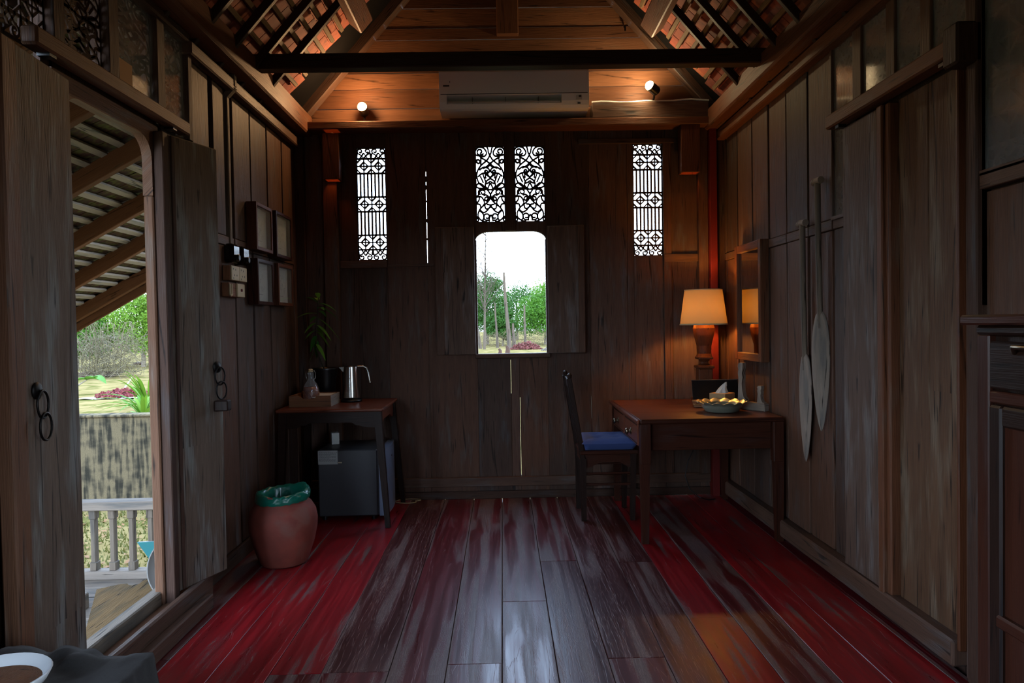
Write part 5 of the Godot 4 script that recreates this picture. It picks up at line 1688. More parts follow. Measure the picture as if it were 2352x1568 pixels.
func picture(at: Vector3, w: float, h: float, label: String, seed_: int, tilt: float) -> void:
	# box frame on the left wall; at = centre of its front edge
	var t := thing("picture_frame", label, "picture frame", at, "framed sketches on the left wall")
	var d := 0.065
	var fw := 0.022
	var x0 := XL + 0.004
	var x1 := x0 + d
	var y0 := at.y - h * 0.5
	var y1 := at.y + h * 0.5
	var z0 := at.z - w * 0.5
	var z1 := at.z + w * 0.5
	var fm: Material = M.warm if seed_ % 2 else M.furniture
	part(t, "frame_side", mb().bb(Vector3(x0, y0, z0), Vector3(x1, y1, z0 + fw), 1, 0.002), fm)
	part(t, "frame_side", mb().bb(Vector3(x0, y0, z1 - fw), Vector3(x1, y1, z1), 1, 0.002), fm)
	part(t, "frame_side", mb().bb(Vector3(x0, y1 - fw, z0 + fw), Vector3(x1, y1, z1 - fw), 2, 0.002), fm)
	part(t, "frame_side", mb().bb(Vector3(x0, y0, z0 + fw), Vector3(x1, y0 + fw, z1 - fw), 2, 0.002), fm)
	part(t, "mount", mb().bb(Vector3(x0 + 0.028, y0 + fw, z0 + fw), Vector3(x0 + 0.03, y1 - fw, z1 - fw)), M.paper)
	var im := Image.create(160, 200, false, Image.FORMAT_RGB8)
	im.fill(Color(0.76, 0.78, 0.76))
	var r := RandomNumberGenerator.new()
	r.seed = seed_
	var ink := Color(0.42, 0.46, 0.48)
	for k in 34:
		var x := r.randi_range(30, 120)
		var y := r.randi_range(30, 140)
		if seed_ % 2:
			im.fill_rect(Rect2i(x, y, 1, r.randi_range(8, 40)), ink)
			im.fill_rect(Rect2i(x, y, r.randi_range(4, 20), 1), ink)
		else:
			var a := r.randf() * TAU
			for q in r.randi_range(10, 30):
				a += r.randf_range(-0.3, 0.3)
				var xx := clampi(x + int(q * cos(a)), 0, 159)
				var yy := clampi(y + int(q * sin(a)), 0, 199)
				im.set_pixel(xx, yy, ink)
	im.fill_rect(Rect2i(28, 168, 70, 2), ink)
	var pm := mat(Color(1, 1, 1), 0.8)
	pm.albedo_texture = tex(im)
	var q := MB.new()
	var px := x0 + 0.0315
	q.quad(Vector3(px, y0 + fw + 0.012, z1 - fw - 0.012), Vector3(px, y0 + fw + 0.012, z0 + fw + 0.012), Vector3(px, y1 - fw - 0.012, z0 + fw + 0.012), Vector3(px, y1 - fw - 0.012, z1 - fw - 0.012), Vector2(0, 1), Vector2(1, 1), Vector2(1, 0), Vector2(0, 0))
	part(t, "print", q, pm, "faint pencil sketch")
	part(t, "glazing", mb().bb(Vector3(x1 - 0.008, y0 + fw, z0 + fw), Vector3(x1 - 0.006, y1 - fw, z1 - fw)), M.pane)


func build_wall_things() -> void:
	picture(Vector3(XL, 2.03, -4.70), 0.315, 0.30, "framed sketch on the left wall, upper one nearer the door", 1, 0.0)
	picture(Vector3(XL, 2.03, -5.12), 0.36, 0.315, "framed sketch on the left wall, upper one nearer the corner", 2, 0.0)
	picture(Vector3(XL, 1.68, -4.70), 0.315, 0.29, "framed sketch on the left wall, lower one nearer the door", 4, 0.0)
	picture(Vector3(XL, 1.685, -5.13), 0.34, 0.29, "framed sketch on the left wall, lower one nearer the corner", 3, 0.0)
	# surface conduit
	var c := mb()
	c.bb(Vector3(XL - 0.02, 1.87, -4.29), Vector3(XL + 0.012, 2.76, -4.255), 1, 0.004)
	c.beam(Vector3(XL + 0.004, 2.75, -4.272), Vector3(XL + 0.05, 2.80, -4.272), 0.035, 0.03, Vector3(0, 0, 1))
	c.bb(Vector3(XL + 0.03, 2.80, -4.29), Vector3(XL + 0.06, 2.872, -4.255), 1, 0.004)
	single("conduit", "pale surface conduit running up the left wall to the switches", "conduit", c, M.pale_wood_b)
	# switches and sockets
	for e in [[-4.215, "nearer the door"], [-4.375, "nearer the corner"]]:
		var t := thing("dimmer_switch", "black rotary wall dimmer above the sockets, the one %s" % e[1], "switch", Vector3(XL, 1.77, e[0]), "black dimmers on the left wall")
		part(t, "housing", mb().bb(Vector3(XL + 0.003, 1.765, e[0] - 0.055), Vector3(XL + 0.06, 1.875, e[0] + 0.055), 1, 0.014), M.black_gloss)
		part(t, "knob", mb().lathe(pts2([0.02, 0.0, 0.02, 0.014, 0.016, 0.018, 0.0, 0.018]), 18, Transform3D(Basis(Quaternion(Vector3.UP, Vector3.RIGHT)), Vector3(XL + 0.059, 1.795, e[0])), false), M.black)
	var t := thing("wall_socket", "double cream wall socket below the black dimmers", "socket", Vector3(XL, 1.66, -4.27))
	part(t, "back_box", mb().bb(Vector3(XL + 0.003, 1.662, -4.39), Vector3(XL + 0.045, 1.748, -4.14), 2, 0.003), M.gable[2])
	for z in [-4.205, -4.328]:
		var p := part(t, "socket_plate", mb().bb(Vector3(XL + 0.045, 1.663, z - 0.06), Vector3(XL + 0.055, 1.747, z + 0.06), 2, 0.003), M.cream_plastic)
		for h in [[0.0, 0.02], [-0.018, -0.012], [0.018, -0.012], [0.034, 0.024], [0.034, -0.03]]:
			part(p, "hole", mb().bb(Vector3(XL + 0.0545, 1.705 + h[1] - 0.005, z + h[0] - 0.004), Vector3(XL + 0.0555, 1.705 + h[1] + 0.005, z + h[0] + 0.004)), M.black)
	t = thing("key_switch", "cream key-card switch under the double wall socket", "switch", Vector3(XL, 1.565, -4.24))
	part(t, "back_box", mb().bb(Vector3(XL + 0.003, 1.568, -4.345), Vector3(XL + 0.045, 1.648, -4.12), 2, 0.003), M.gable[2])
	part(t, "face_plate", mb().bb(Vector3(XL + 0.045, 1.569, -4.343), Vector3(XL + 0.056, 1.647, -4.225), 2, 0.003), M.cream_plastic)
	part(t, "button", mb().lathe(pts2([0.009, 0.0, 0.009, 0.006, 0.0, 0.008]), 14, Transform3D(Basis(Quaternion(Vector3.UP, Vector3.RIGHT)), Vector3(XL + 0.056, 1.61, -4.285))), mat(Color(0.35, 0.08, 0.06), 0.4))
	part(t, "card_holder", mb().tube(pts3([XL + 0.05, 1.64, -4.12, XL + 0.05, 1.58, -4.12, XL + 0.05, 1.57, -4.135, XL + 0.05, 1.58, -4.15, XL + 0.05, 1.64, -4.15]), 0.006), M.cream_plastic)
	# mirror
	t = thing("wall_mirror", "rectangular mirror in a deep wooden frame on the right wall", "mirror", Vector3(XR, 1.10, -4.98))
	var z0 := -5.245
	var z1 := -4.72
	var x0 := 1.703
	var x1 := XR + 0.002
	part(t, "frame_side", mb().bb(Vector3(x0, 1.10, z0), Vector3(x1, 1.915, z0 + 0.05), 1, 0.003), M.beam)
	part(t, "frame_side", mb().bb(Vector3(x0, 1.10, z1 - 0.045), Vector3(x1, 1.915, z1), 1, 0.003), M.beam)
	part(t, "frame_side", mb().bb(Vector3(x0, 1.863, z0 + 0.05), Vector3(x1, 1.915, z1 - 0.045), 2, 0.003), M.beam)
	part(t, "frame_side", mb().bb(Vector3(x0, 1.10, z0 + 0.05), Vector3(x1, 1.152, z1 - 0.045), 2, 0.003), M.beam)
	part(t, "mirror_glass", mb().bb(Vector3(1.722, 1.15, z0 + 0.05), Vector3(1.726, 1.865, z1 - 0.045)), M.mirror)
	# paddles hung on the wall
	paddle(Vector3(1.705, 1.925, -4.085), 1.925 - 1.15, 0.585, 0.165, 0.0, "wooden paddle hung on the right wall, farther one with the lower grip")
	paddle(Vector3(1.705, 2.125, -3.885), 2.125 - 1.39, 0.62, 0.105, 0.6, "wooden paddle hung on the right wall, nearer one with the higher grip")
	# a hook on the gable
	single("iron_hook", "small iron hook on the gable boards right of the king post", "hook", mb().tube(pts3([1.0, 3.70, ZB, 1.0, 3.70, ZB + 0.03, 1.0, 3.66, ZB + 0.035]), 0.006), M.iron)


func paddle(top: Vector3, hl: float, bl: float, bw: float, turn: float, label: String) -> void:
	var t := thing("paddle", label, "paddle", Vector3(top.x, top.y - hl - bl, top.z), "paddles on the right wall")
	# T grip, round shaft, long leaf-shaped blade
	part(t, "grip", mb().tube(PackedVector3Array([top + Vector3(0.012, 0, -0.045), top + Vector3(0.012, 0.004, -0.02), top + Vector3(0.012, 0, 0.045)]), 0.019, 0.019, 12), M.pale_wood)
	part(t, "shaft", mb().tube(PackedVector3Array([top + Vector3(0.012, 0, 0), top + Vector3(0.014, -hl * 0.5, 0.0), top + Vector3(0.02, -hl, 0.004), top + Vector3(0.022, -hl - 0.06, 0.005)]), 0.0165, 0.0145, 12), M.pale_wood_b)
	var n := 22
	var b := MB.new()
	var bs := Basis(Vector3.UP, turn)
	var o := top + Vector3(0.022, -hl + 0.04, 0.005)
	var f := func(u: float, v: float) -> Vector3:
		var a := TAU * u
		var prof := pow(sin(PI * pow(clampf(v, 0.001, 0.999), 0.72)), 0.62)
		var w := bw * 0.5 * prof + 0.002
		var th := 0.013 * (1.0 - 0.55 * v) * minf(1.0, prof * 3.0) + 0.001
		return o + bs * Vector3(th * cos(a), 0, w * sin(a)) + Vector3(0, -v * (bl + 0.04), 0)
	b.grid(func(u: float, v: float) -> Vector3: return f.call(u, v), 20, n)
	for k in b.t.size():
		b.t[k] = Vector2(b.t[k].x * 0.5, b.t[k].y * 0.3)
	part(t, "blade", b, M.pale_wood)


# ------------------------------------------------------------------ outside
const GY := -1.0

func build_ground() -> void:
	var g := struct("ground", "dry sandy lawn around the house")
	var gm := mat(Color(1, 1, 1), 0.95)
	gm.metallic_specular = 0.0
	gm.albedo_texture = mottle(512, 512, 401, Color(0.38, 0.325, 0.20), Color(0.46, 0.40, 0.26), Color(0.29, 0.28, 0.14), 0.02, 0.012, 0.42)
	gm.uv1_triplanar = true
	gm.uv1_world_triplanar = true
	gm.uv1_scale = Vector3(0.12, 0.12, 0.12)
	part(g, "lawn", MB.new().box(Vector3(0, GY - 0.1, -60), Vector3(340, 0.2, 360), 0), gm)
	# short grass near the railing
	var b := MB.new()
	for k in 9000:
		var x := rng.randf_range(-9.0, -3.0)
		var z := rng.randf_range(-10.0, -5.6)
		var h := rng.randf_range(0.02, 0.07)
		var a := rng.randf() * TAU
		var s := Vector3(cos(a), 0, sin(a)) * 0.012
		var p := Vector3(x, GY, z)
		b.tri(p - s, p + s, p + Vector3(s.z * 2.0, h, s.x * 2.0), Vector2.ZERO, Vector2.ONE, Vector2.ONE)
	var st := single("grass", "short dry grass beyond the porch railing", "grass", b, leafmat(Color(0.28, 0.28, 0.12)))
	st.set_meta("kind", "stuff")
	b = MB.new()
	for k in 1600:
		var x := rng.randf_range(-9.0, -3.0)
		var z := rng.randf_range(-10.0, -5.6)
		var bs := Basis.from_euler(Vector3(rng.randf_range(-0.3, 0.3), rng.randf() * TAU, rng.randf_range(-0.3, 0.3)))
		var s := rng.randf_range(0.02, 0.05)
		var p := Vector3(x, GY + 0.02, z)
		b.quad(p + bs * Vector3(-s, 0, 0), p + bs * Vector3(0, 0, s * 0.5), p + bs * Vector3(s, 0, 0), p + bs * Vector3(0, 0, -s * 0.5))
	st = single("leaf_litter", "dry fallen leaves scattered over the grass below the porch", "leaves", b, leafmat(Color(0.44, 0.31, 0.19)))
	st.set_meta("kind", "stuff")


func build_verandah() -> void:
	# roof over the porch, seen through the door
	var r := struct("ceiling_porch", "open porch roof of mossy tiles on battens and rafters")
	var sl := 0.55
	var yw := 3.10
	var x0 := XL - 0.06
	var x1 := -5.0
	for z in [-2.6, -3.35, -4.08, -4.85, -5.68, -6.46, -7.32]:
		var m: Material = M.out_brown
		part(r, "rafter", mb().beam(Vector3(x1, yw + sl * (x1 - XL) - 0.06, z), Vector3(x0, yw + sl * (x0 - XL) - 0.06, z), 0.06, 0.12, Vector3(0, 0, 1), 0.004), m)
	part(r, "barge_board", mb().beam(Vector3(x1, yw + sl * (x1 - XL) - 0.07, -7.40), Vector3(x0, yw + sl * (x0 - XL) - 0.07, -7.40), 0.03, 0.24, Vector3(0, 0, 1), 0.004), M.out_brown)
	var d := 0.1
	while d < 3.4:
		var x := XL - d
		part(r, "batten", mb().beam(Vector3(x, yw - sl * d + 0.012, -7.42), Vector3(x, yw - sl * d + 0.012, -2.0), 0.05, 0.022, Vector3(1, sl, 0).normalized(), 0.002), M.pale_wood)
		d += 0.115
	var tile := MB.new().box(Vector3.ZERO, Vector3(0.2, 0.012, 0.168), 0, 0.003).mesh()
	var up := Vector3(1, sl, 0).normalized()
	var out := Vector3(-sl, 1, 0).normalized()
	var nm := 0
	for row in 26:
		for col in 22:
			var z := -7.34 + col * 0.175 + (0.08 if row % 2 else 0.0)
			var dd := 0.45 + row * 0.115
			if z > -3.4 or nm >= 300:
				continue
			if absf((XL - dd) / z) > 0.66 or absf((XL - dd) / z) < 0.44:
				continue
			var mi := MeshInstance3D.new()
			mi.name = "roof_tile"
			mi.mesh = tile
			mi.material_override = M.moss_tile
			r.add_child(mi, true)
			var bs := Basis(up, out, Vector3(0, 0, 1)) * Basis(Vector3(0, 0, 1), -0.13 + rng.randf_range(-0.03, 0.03)) * Basis(Vector3(0, 1, 0), rng.randf_range(-0.05, 0.05))
			mi.transform = Transform3D(bs, Vector3(XL - dd, yw - sl * dd + 0.045, z))
			nm += 1
	part(r, "roof_covering", mb().beam(Vector3(x1 - 0.1, yw + sl * (x1 - 0.1 - XL) + 0.09, -4.72), Vector3(XL - 0.03, yw + 0.075, -4.72), 5.5, 0.03, Vector3(0, 0, 1)), M.moss_tile)
	# deck
	var dk := struct("deck", "grey porch deck outside the door")
	var z := -4.75
	while z < -0.6:
		part(dk, "deck_board", mb().bb(Vector3(-4.0, -0.235, z), Vector3(XL - 0.1, -0.20, z + 0.155), 0, 0.004), M.pale_wood)
		z += 0.16
	part(dk, "deck_edge", mb().bb(Vector3(-4.0, -0.42, -4.80), Vector3(XL - 0.1, -0.236, -4.72), 0), M.pale_wood_b)
	part(dk, "raised_step", mb().bb(Vector3(-3.6, -0.20, -4.12), Vector3(-2.40, -0.11, -3.95), 0, 0.005), M.pale_wood)
	for p in [[-3.9, -4.7], [-2.0, -4.7], [-3.9, -0.8], [-2.0, -0.8]]:
		part(dk, "stilt", mb().bb(Vector3(p[0] - 0.06, GY, p[1] - 0.06), Vector3(p[0] + 0.06, -0.235, p[1] + 0.06), 1, 0.005), M.pale_wood_b)
	# railing at its far end
	var t := thing("porch_railing", "low grey timber railing at the end of the porch", "railing", Vector3(-2.7, -0.20, -4.60))
	part(t, "top_rail", mb().bb(Vector3(-3.9, 0.245, -4.66), Vector3(-1.75, 0.30, -4.55), 0, 0.006), M.pale_wood)
	part(t, "bottom_rail", mb().bb(Vector3(-3.9, -0.20, -4.645), Vector3(-1.75, -0.145, -4.565), 0, 0.005), M.pale_wood)
	for k in 17:
		var x := -2.637 - 0.1215 * (k - 6)
		if x < -3.85 or x > -1.8:
			continue
		var b := mb()
		b.bb(Vector3(x - 0.017, -0.105, -4.625), Vector3(x + 0.017, 0.20, -4.585), 1, 0.006)
		b.bb(Vector3(x - 0.022, -0.146, -4.63), Vector3(x + 0.022, -0.09, -4.58), 1, 0.004)
		b.bb(Vector3(x - 0.022, 0.185, -4.63), Vector3(x + 0.022, 0.246, -4.58), 1, 0.004)
		part(t, "baluster", b, M.pale_wood_b)
	# slab bench cut like a prow
	var ol := pts2([-1.80, 2.90, -2.02, 3.40, -2.345, 4.10, -2.26, 4.17, -2.215, 4.185, -2.195, 4.16, -2.17, 4.15, -2.14, 4.18, -2.15, 4.24, -2.02, 4.33, -1.80, 4.33])
	t = thing("slab_bench", "thick rough-sawn timber slab with scrolled end outside the door", "bench", Vector3(-2.0, -0.2, -3.7))
	var sb := mb()
	sb.us = 1.6
	sb.vs = 0.5
	sb.extrude(ol, 0.05, plan(-0.14))
	part(t, "slab", sb, M.bench)
	for p in [[-1.9, -3.3], [-2.1, -3.95]]:
		part(t, "foot", mb().bb(Vector3(p[0] - 0.08, -0.20, p[1] - 0.04), Vector3(p[0] + 0.08, -0.14, p[1] + 0.04)), M.pale_wood_b)
	# teal dustpan and a white basin leaning by the jamb
	t = thing("dustpan", "teal triangular dustpan standing by the porch railing", "dustpan", Vector3(-2.14, -0.2, -4.40))
	part(t, "pan", mb().extrude(pts2([-2.26, 0.088, -2.03, 0.092, -2.10, -0.10, -2.165, -0.05]), 0.015, back_plane(-4.41)), mat(Color(0.02, 0.40, 0.40), 0.45))
	part(t, "handle", mb().tube(pts3([-2.10, -0.06, -4.40, -2.08, -0.197, -4.40]), 0.012), mat(Color(0.02, 0.34, 0.34), 0.45))
	var at := Vector3(-1.86, -0.185, -4.20)
	single("plastic_basin", "pale plastic basin leaning beside the teal dustpan", "basin", mb().lathe(pts2([0.0, 0.0, 0.09, 0.005, 0.15, 0.04, 0.185, 0.11, 0.19, 0.12, 0.182, 0.118, 0.145, 0.05, 0.0, 0.012]), 40, Transform3D(Basis(Vector3(1, 0, 0), 1.35), at + Vector3(0, 0.19, 0))), mat(Color(0.45, 0.43, 0.40), 0.5))
	# rendered garden wall
	var w := struct("wall_garden", "stained concrete garden wall beyond the porch")
	var wm := mat(Color(1, 1, 1), 0.9)
	wm.metallic_specular = 0.1
	wm.albedo_texture = stain_tex(512, 512, 451)
	wm.uv1_triplanar = true
	wm.uv1_world_triplanar = true
	wm.uv1_scale = Vector3(0.5, 0.8, 0.5)
	part(w, "render", MB.new().bb(Vector3(-16.0, GY, -10.35), Vector3(-3.4, GY + 1.17, -10.15)), wm)
	part(w, "coping", MB.new().bb(Vector3(-16.0, GY + 1.17, -10.37), Vector3(-3.4, GY + 1.21, -10.13), 0, 0.01), wm)


func leaf_ball(b: MB, c: Vector3, r: Vector3, n: int, s: float) -> void:
	for k in n:
		var d := Vector3(rng.randfn(), rng.randfn(), rng.randfn()).normalized()
		var q := c + d * r * pow(rng.randf(), 0.35)
		var bs := Basis.from_euler(Vector3(rng.randf() * TAU, rng.randf() * TAU, rng.randf() * TAU))
		var e := s * rng.randf_range(0.6, 1.3)
		b.quad(q + bs * Vector3(-e, 0, 0), q + bs * Vector3(0, 0, e * 0.45), q + bs * Vector3(e, 0, 0), q + bs * Vector3(0, 0, -e * 0.45))


func tree(at: Vector3, h: float, r: float, m: Material, label: String, cat := "tree", n := 15000, s := 0.125, group := "trees beyond the lawn", low := 0.25) -> void:
	var t := thing("tree" if cat == "tree" else "shrub", label, cat, at, group)
	part(t, "trunk", mb().tube(PackedVector3Array([at, at + Vector3(0.1, h * 0.4, 0), at + Vector3(-0.1, h * 0.8, 0.1)]), 0.03 * h, 0.01 * h, 7), M.pale_wood_b)
	var b := MB.new()
	var lumps := 11
	for k in lumps:
		var a := TAU * k / lumps * 2.4
		var f := (k + 0.5) / lumps
		var rr := r * (0.42 + 0.2 * rng.randf())
		var yy := h * lerpf(low, 0.9, f)
		var reach := r * 0.62 * sin(PI * clampf(0.2 + f * 0.75, 0.0, 1.0))
		leaf_ball(b, at + Vector3(reach * cos(a), yy, reach * sin(a)), Vector3(rr, rr * 0.75, rr), n / lumps, s)
	part(t, "foliage", b, m)


func dead_trunk(at: Vector3, h: float, r: float, lean: Vector3, label: String) -> void:
	var p: PackedVector3Array = []
	for k in 7:
		var f := k / 6.0
		p.append(at + Vector3(0, h * f, 0) + lean * f + Vector3(0.04 * sin(f * 7.0), 0, 0) * h * 0.1)
	single("dead_trunk", label, "trunk", mb().tube(p, r, r * 0.45, 9), M.dead_wood, "dead trunks on the lawn")


func brush(b: MB, c: Vector3, size: Vector3, n: int, ln: float, r: float) -> void:
	for k in n:
		var p := c + Vector3(rng.randf_range(-1, 1) * size.x, rng.randf() * size.y, rng.randf_range(-1, 1) * size.z)
		var d := Vector3(rng.randfn(), rng.randfn() * 0.6 + 0.25, rng.randfn()).normalized() * ln * rng.randf_range(0.5, 1.2)
		b.tube(PackedVector3Array([p, p + d * 0.5 + Vector3(rng.randf_range(-0.1, 0.1) * ln, 0.08 * ln, 0), p + d]), r, r * 0.5, 3)


func build_garden() -> void:
	var green := leafmat(Color(0.21, 0.34, 0.07))
	var green_b := leafmat(Color(0.16, 0.27, 0.075))
	var green_c := leafmat(Color(0.30, 0.40, 0.10))
	var dry := mat(Color(0.36, 0.31, 0.19), 0.9)
	# ---- seen through the window
	tree(Vector3(4.9, GY, -82.5), 6.4, 3.4, green, "rounded bright green tree at the window's right")
	tree(Vector3(7.6, GY, -88), 9.6, 4.2, green_c, "tall leafy tree behind the rounded tree at the window's right edge")
	tree(Vector3(-1.9, GY, -86), 8.6, 3.4, green_b, "feathery green tree at the window's left")
	tree(Vector3(-5.6, GY, -99), 9.0, 3.8, green_b, "dark green tree at the window's left edge")
	tree(Vector3(2.2, GY, -112), 8.6, 4.8, green_b, "distant tree seen between the dead trunks")
	tree(Vector3(9.5, GY, -128), 10.5, 5.5, green_b, "distant tree behind the window's right-hand trees")
	tree(Vector3(-9.5, GY, -120), 10.6, 5.0, green_b, "distant tree behind the window's left shutter")
	tree(Vector3(0.0, GY, -80.5), 4.2, 1.7, green_b, "low green tree behind the tall dead trunk")
	# the belt of trees goes on to both sides of what the window frames
	var place := ["nearest", "second", "third", "fourth", "farthest"]
	for k in 9:
		var left := k < 4
		var x := (-18.0 - 12.0 * k) if left else (20.0 + 12.0 * (k - 4))
		tree(Vector3(x, GY, -92.0), 8.0 + 1.5 * cos(x * 2.0), 4.4, green if k % 2 else green_b, "%s tree of the lawn's edge %s of the window's view" % [place[k % 4 if left else k - 4], "left" if left else "right"], "tree", 5000, 0.2, "trees at the lawn's edge to the sides")
	# bare casuarinas
	for e in [[-4.4, -81.5, 16.0, "tall bare casuarina at the window's left edge"], [-1.8, -70.0, 13.0, "bare casuarina with fine twigs left of the tall dead trunk"]]:
		var at := Vector3(e[0], GY, e[1])
		var hh: float = e[2]
		var t := thing("bare_tree", e[3], "tree", at, "bare casuarinas")
		part(t, "trunk", mb().tube(PackedVector3Array([at, at + Vector3(0.15, hh * 0.5, 0), at + Vector3(0.4, hh, 0)]), 0.14, 0.02, 6), M.dead_wood)
		var b := mb()
		for k in 90:
			var f := rng.randf_range(0.25, 0.97)
			var p := at + Vector3(0.4 * f, hh * f, 0)
			var a := rng.randf() * TAU
			var l := hh * 0.2 * (1.15 - f) + 0.4
			var q := p + Vector3(cos(a) * l * 0.8, l * 0.9, sin(a) * l * 0.8)
			b.tube(PackedVector3Array([p, p.lerp(q, 0.5) + Vector3(0, -0.1, 0), q]), 0.03, 0.01, 3)
			for j in 6:
				var s := p.lerp(q, rng.randf_range(0.3, 1.0))
				b.tube(PackedVector3Array([s, s + Vector3(rng.randf_range(-0.5, 0.5), rng.randf_range(0.1, 0.7), rng.randf_range(-0.3, 0.3))]), 0.014, 0.006, 3)
		part(t, "branches", b, M.dead_wood)
	dead_trunk(Vector3(0.65, GY, -72), 7.6, 0.24, Vector3(-0.45, 0, 0), "tallest dead trunk in the middle of the window view")
	dead_trunk(Vector3(1.15, GY, -73), 2.5, 0.22, Vector3(-0.1, 0, 0), "short dead trunk just right of the tallest one")
	dead_trunk(Vector3(-0.55, GY, -74), 4.6, 0.15, Vector3(-0.2, 0, 0), "thin dead trunk left of the tallest one")
	dead_trunk(Vector3(2.35, GY, -76), 4.4, 0.17, Vector3(0.0, 0, 0), "pointed dead trunk before the rounded green tree")
	dead_trunk(Vector3(-2.25, GY, -72), 5.0, 0.17, Vector3(-0.7, 0, 0), "leaning dead trunk at the window's left edge")
	for e in [[0.38, -60.0, 0.62, 0.22, "charred stump below the tallest dead trunk"], [-0.25, -58.0, 0.45, 0.17, "small grey stump left of the charred one"]]:
		var at := Vector3(e[0], GY, e[1])
		single("stump", e[4], "stump", mb().tube(PackedVector3Array([at, at + Vector3(0.03, e[2] * 0.6, 0), at + Vector3(-0.06, e[2], 0)]), e[3], e[3] * 0.55, 8), M.wall_dark, "stumps on the lawn")
	heap(Vector3(2.2, GY, -68), Vector3(1.5, 0.75, 0.9), mat(Color(0.32, 0.13, 0.09), 0.9), "heap of red-brown husks right of the stumps")
	heap(Vector3(4.4, GY, -64), Vector3(1.0, 0.35, 0.6), mat(Color(0.36, 0.32, 0.27), 0.9), "low heap of grey sticks at the window's right")
	var b := MB.new()
	for k in 14:
		brush(b, Vector3(-7.0 + k * 1.2, GY, -76.5 + rng.randf_range(-0.5, 0.5)), Vector3(0.9, 1.4, 0.7), 70, 0.9, 0.018)
	var hedge := single("brush_fence", "long pile of dry brush across the far lawn", "brush", b, dry)
	hedge.set_meta("kind", "stuff")
	# ---- seen through the door
	var c := Vector3(-20.4, GY, -36.4)
	b = MB.new()
	brush(b, c + Vector3(0, 0, -1), Vector3(1.5, 2.1, 1.2), 900, 1.0, 0.012)
	for k in 26:
		var p: PackedVector3Array = []
		var a := rng.randf_range(0.1, 3.0)
		for q in 6:
			var f := q / 5.0
			p.append(c + Vector3(-1.2 + 0.09 * k + cos(a) * 1.2 * f, 0.3 + 2.6 * sin(f * 2.2), -0.4 + rng.randf_range(-0.2, 0.2)))
		b.tube(p, 0.02, 0.01, 4)
	single("dry_bush", "tangled grey bush of bare branches seen through the door", "bush", b, mat(Color(0.34, 0.30, 0.20), 0.9))
	var d0 := Vector3(-22.7, GY, -44.0)
	tree(d0 + Vector3(-1.2, 0, -4), 4.9, 2.5, green_c, "bright green shrubby tree behind the bare bush", "tree", 15000, 0.09, "trees beyond the porch", 0.3)
	tree(d0 + Vector3(2.2, 0, -9), 5.6, 2.6, green_b, "darker green tree at the door's right jamb", "tree", 12000, 0.10, "trees beyond the porch", 0.4)
	tree(d0 + Vector3(-5.0, 0, -3), 4.4, 2.4, green, "green tree behind the near door leaf side", "tree", 12000, 0.10, "trees beyond the porch", 0.3)
	tree(d0 + Vector3(-2.0, 0, -18), 6.2, 4.0, green_b, "far green tree behind the shrubby one", "tree", 14000, 0.13, "trees beyond the porch", 0.2)
	tree(d0 + Vector3(5.5, 0, -22), 6.5, 4.0, green_b, "far tree near the door's right jamb", "tree", 14000, 0.13, "trees beyond the porch", 0.2)
	var at := d0 + Vector3(3.0, 0, -6)
	b = mb()
	for k in 60:
		var a := rng.randf() * TAU
		var f := rng.randf_range(0.35, 1.0)
		var p := at + Vector3(0.3 * f, 9.5 * f, 0)
		var q := p + Vector3(cos(a) * 2.6, rng.randf_range(-0.6, 0.9), sin(a) * 2.6)
		b.tube(PackedVector3Array([p, p.lerp(q, 0.5) + Vector3(0, 0.25, 0), q]), 0.03, 0.008, 3)
		for j in 9:
			var s := p.lerp(q, rng.randf_range(0.25, 1.0))
			b.tube(PackedVector3Array([s, s + Vector3(rng.randf_range(-0.35, 0.35), rng.randf_range(-0.7, -0.1), rng.randf_range(-0.3, 0.3))]), 0.01, 0.005, 3)
	var t := thing("bare_tree", "feathery bare casuarina above the trees seen through the door", "tree", at)
	part(t, "trunk", mb().tube(PackedVector3Array([at, at + Vector3(0.15, 5, 0), at + Vector3(0.3, 9.6, 0)]), 0.14, 0.02, 6), M.dead_wood)
	part(t, "branches", b, M.dead_wood)
	# old planks on the grass
	var pl := Vector3(-21.8, GY, -39.2)
	for k in 4:
		var y := GY + 0.05 + 0.07 * k
		single("old_plank", ["lowest grey plank under the bare bush", "second grey plank under the bare bush", "third grey plank under the bare bush", "topmost grey plank under the bare bush"][k], "plank", mb().box(Vector3(pl.x + 0.3 * k - 0.3, y, pl.z + 1.2 - 0.15 * k), Vector3(3.6 - 0.5 * k, 0.06, 0.22), 0, 0.01, Basis(Vector3.UP, 0.06 * k - 0.1)), M.dead_wood if k % 2 else M.wall_dark, "old planks on the lawn")
	single("fallen_branch", "pale fallen branch lying on the grass before the planks", "branch", mb().tube(PackedVector3Array([Vector3(-15.4, GY, -29.3) + Vector3(0, 0.05, 0), Vector3(-17.2, GY, -33.5) + Vector3(0, 0.25, 0)]), 0.035, 0.025, 6), M.pale_wood)
	single("dark_stone", "dark stone on the grass near the spiky plant", "stone", mb().lathe(pts2([0.0, 0.0, 0.26, 0.02, 0.3, 0.1, 0.22, 0.2, 0.0, 0.24]), 9, Transform3D(Basis(), Vector3(-25.5, GY, -50.5)), false, Vector2(1.3, 0.8)), M.wall_dark)
	# red husks on a sheet
	var hp := Vector3(-14.0, GY, -25.6)
	single("ground_sheet", "pale sheet spread on the sand under the red husks", "sheet", MB.new().grid(func(u: float, v: float) -> Vector3: return hp + Vector3(-0.95 + 2.3 * u, 0.03 + 0.02 * sin(u * 17.0 + v * 9.0), 0.35 - 2.2 * v), 20, 12), M.pale_wood)
	heap(hp + Vector3(0.2, 0.03, -0.7), Vector3(0.95, 0.24, 0.85), mat(Color(0.36, 0.10, 0.09), 0.9), "heap of red husks on a pale sheet before the door")
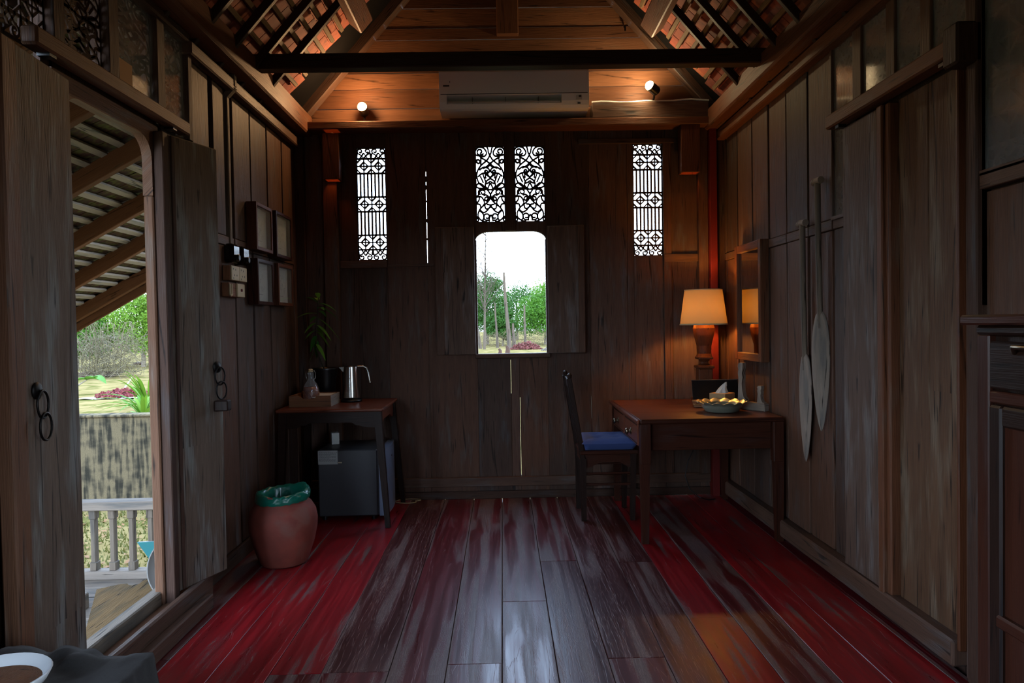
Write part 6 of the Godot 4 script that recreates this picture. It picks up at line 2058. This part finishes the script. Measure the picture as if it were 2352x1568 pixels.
	# broad leaf and spiky plants
	var bl := Vector3(-15.9, GY, -27.6)
	t = thing("broadleaf_plant", "young plant with one broad green leaf on the sand", "plant", bl)
	part(t, "stem", mb().tube(PackedVector3Array([bl + Vector3(-0.7, 0, 0.2), bl + Vector3(-0.3, 0.35, 0.1), bl + Vector3(0.0, 0.55, 0)]), 0.04, 0.02, 6), M.pale_wood)
	for e in [[0.25, 0.9, 0.34], [2.6, 0.5, 0.2], [-0.9, 0.6, 0.3]]:
		part(t, "leaf", blade_leaf(bl + Vector3(0, 0.55, 0), e[0], 0.25, e[1], e[2]), green)
	for e in [[Vector3(-10.3, GY, -20.9), 0, 2.1, 52, "large spiky green plant behind the garden wall at the jamb"], [Vector3(-9.3, GY, -18.6), 0, 1.2, 34, "smaller spiky plant in front of the large one"]]:
		var o: Vector3 = e[0]
		t = thing("spiky_plant", e[4], "plant", o, "spiky plants behind the garden wall")
		for k in int(e[3]):
			var a := rng.randf() * TAU
			part(t, "leaf", blade_leaf(o + Vector3(0, 0.05, 0), a, rng.randf_range(0.5, 1.4), e[2] * rng.randf_range(0.7, 1.1), 0.055), green_c if k % 3 else green)


func blade_leaf(o: Vector3, az: float, el: float, ln: float, wd: float) -> MB:
	var f := func(u: float, v: float) -> Vector3:
		var p := o + Vector3(cos(az) * cos(el), sin(el), sin(az) * cos(el)) * ln * v + Vector3(0, -0.42 * ln * v * v, 0)
		var w := wd * (0.25 + 1.4 * v) * (1.0 - v) * 1.6 + 0.002
		return p + Vector3(-sin(az), 0, cos(az)) * w * (u * 2.0 - 1.0) + Vector3(0, absf(u * 2.0 - 1.0) * w * 0.5, 0)
	return MB.new().grid(f, 2, 6)


func heap(o: Vector3, s: Vector3, m: Material, label: String) -> void:
	var b := MB.new()
	for k in 420:
		var a := rng.randf() * TAU
		var r := sqrt(rng.randf())
		var p := o + Vector3(cos(a) * r * s.x, rng.randf() * s.y * (1.0 - r * r) + 0.02, sin(a) * r * s.z)
		var bs := Basis.from_euler(Vector3(rng.randf() * TAU, rng.randf() * TAU, rng.randf() * TAU))
		b.box(p, Vector3(0.22, 0.03, 0.09) * s.x * 0.8, 0, 0.0, bs)
	var h := single("husk_heap", label, "heap", b, m)
	h.set_meta("kind", "stuff")
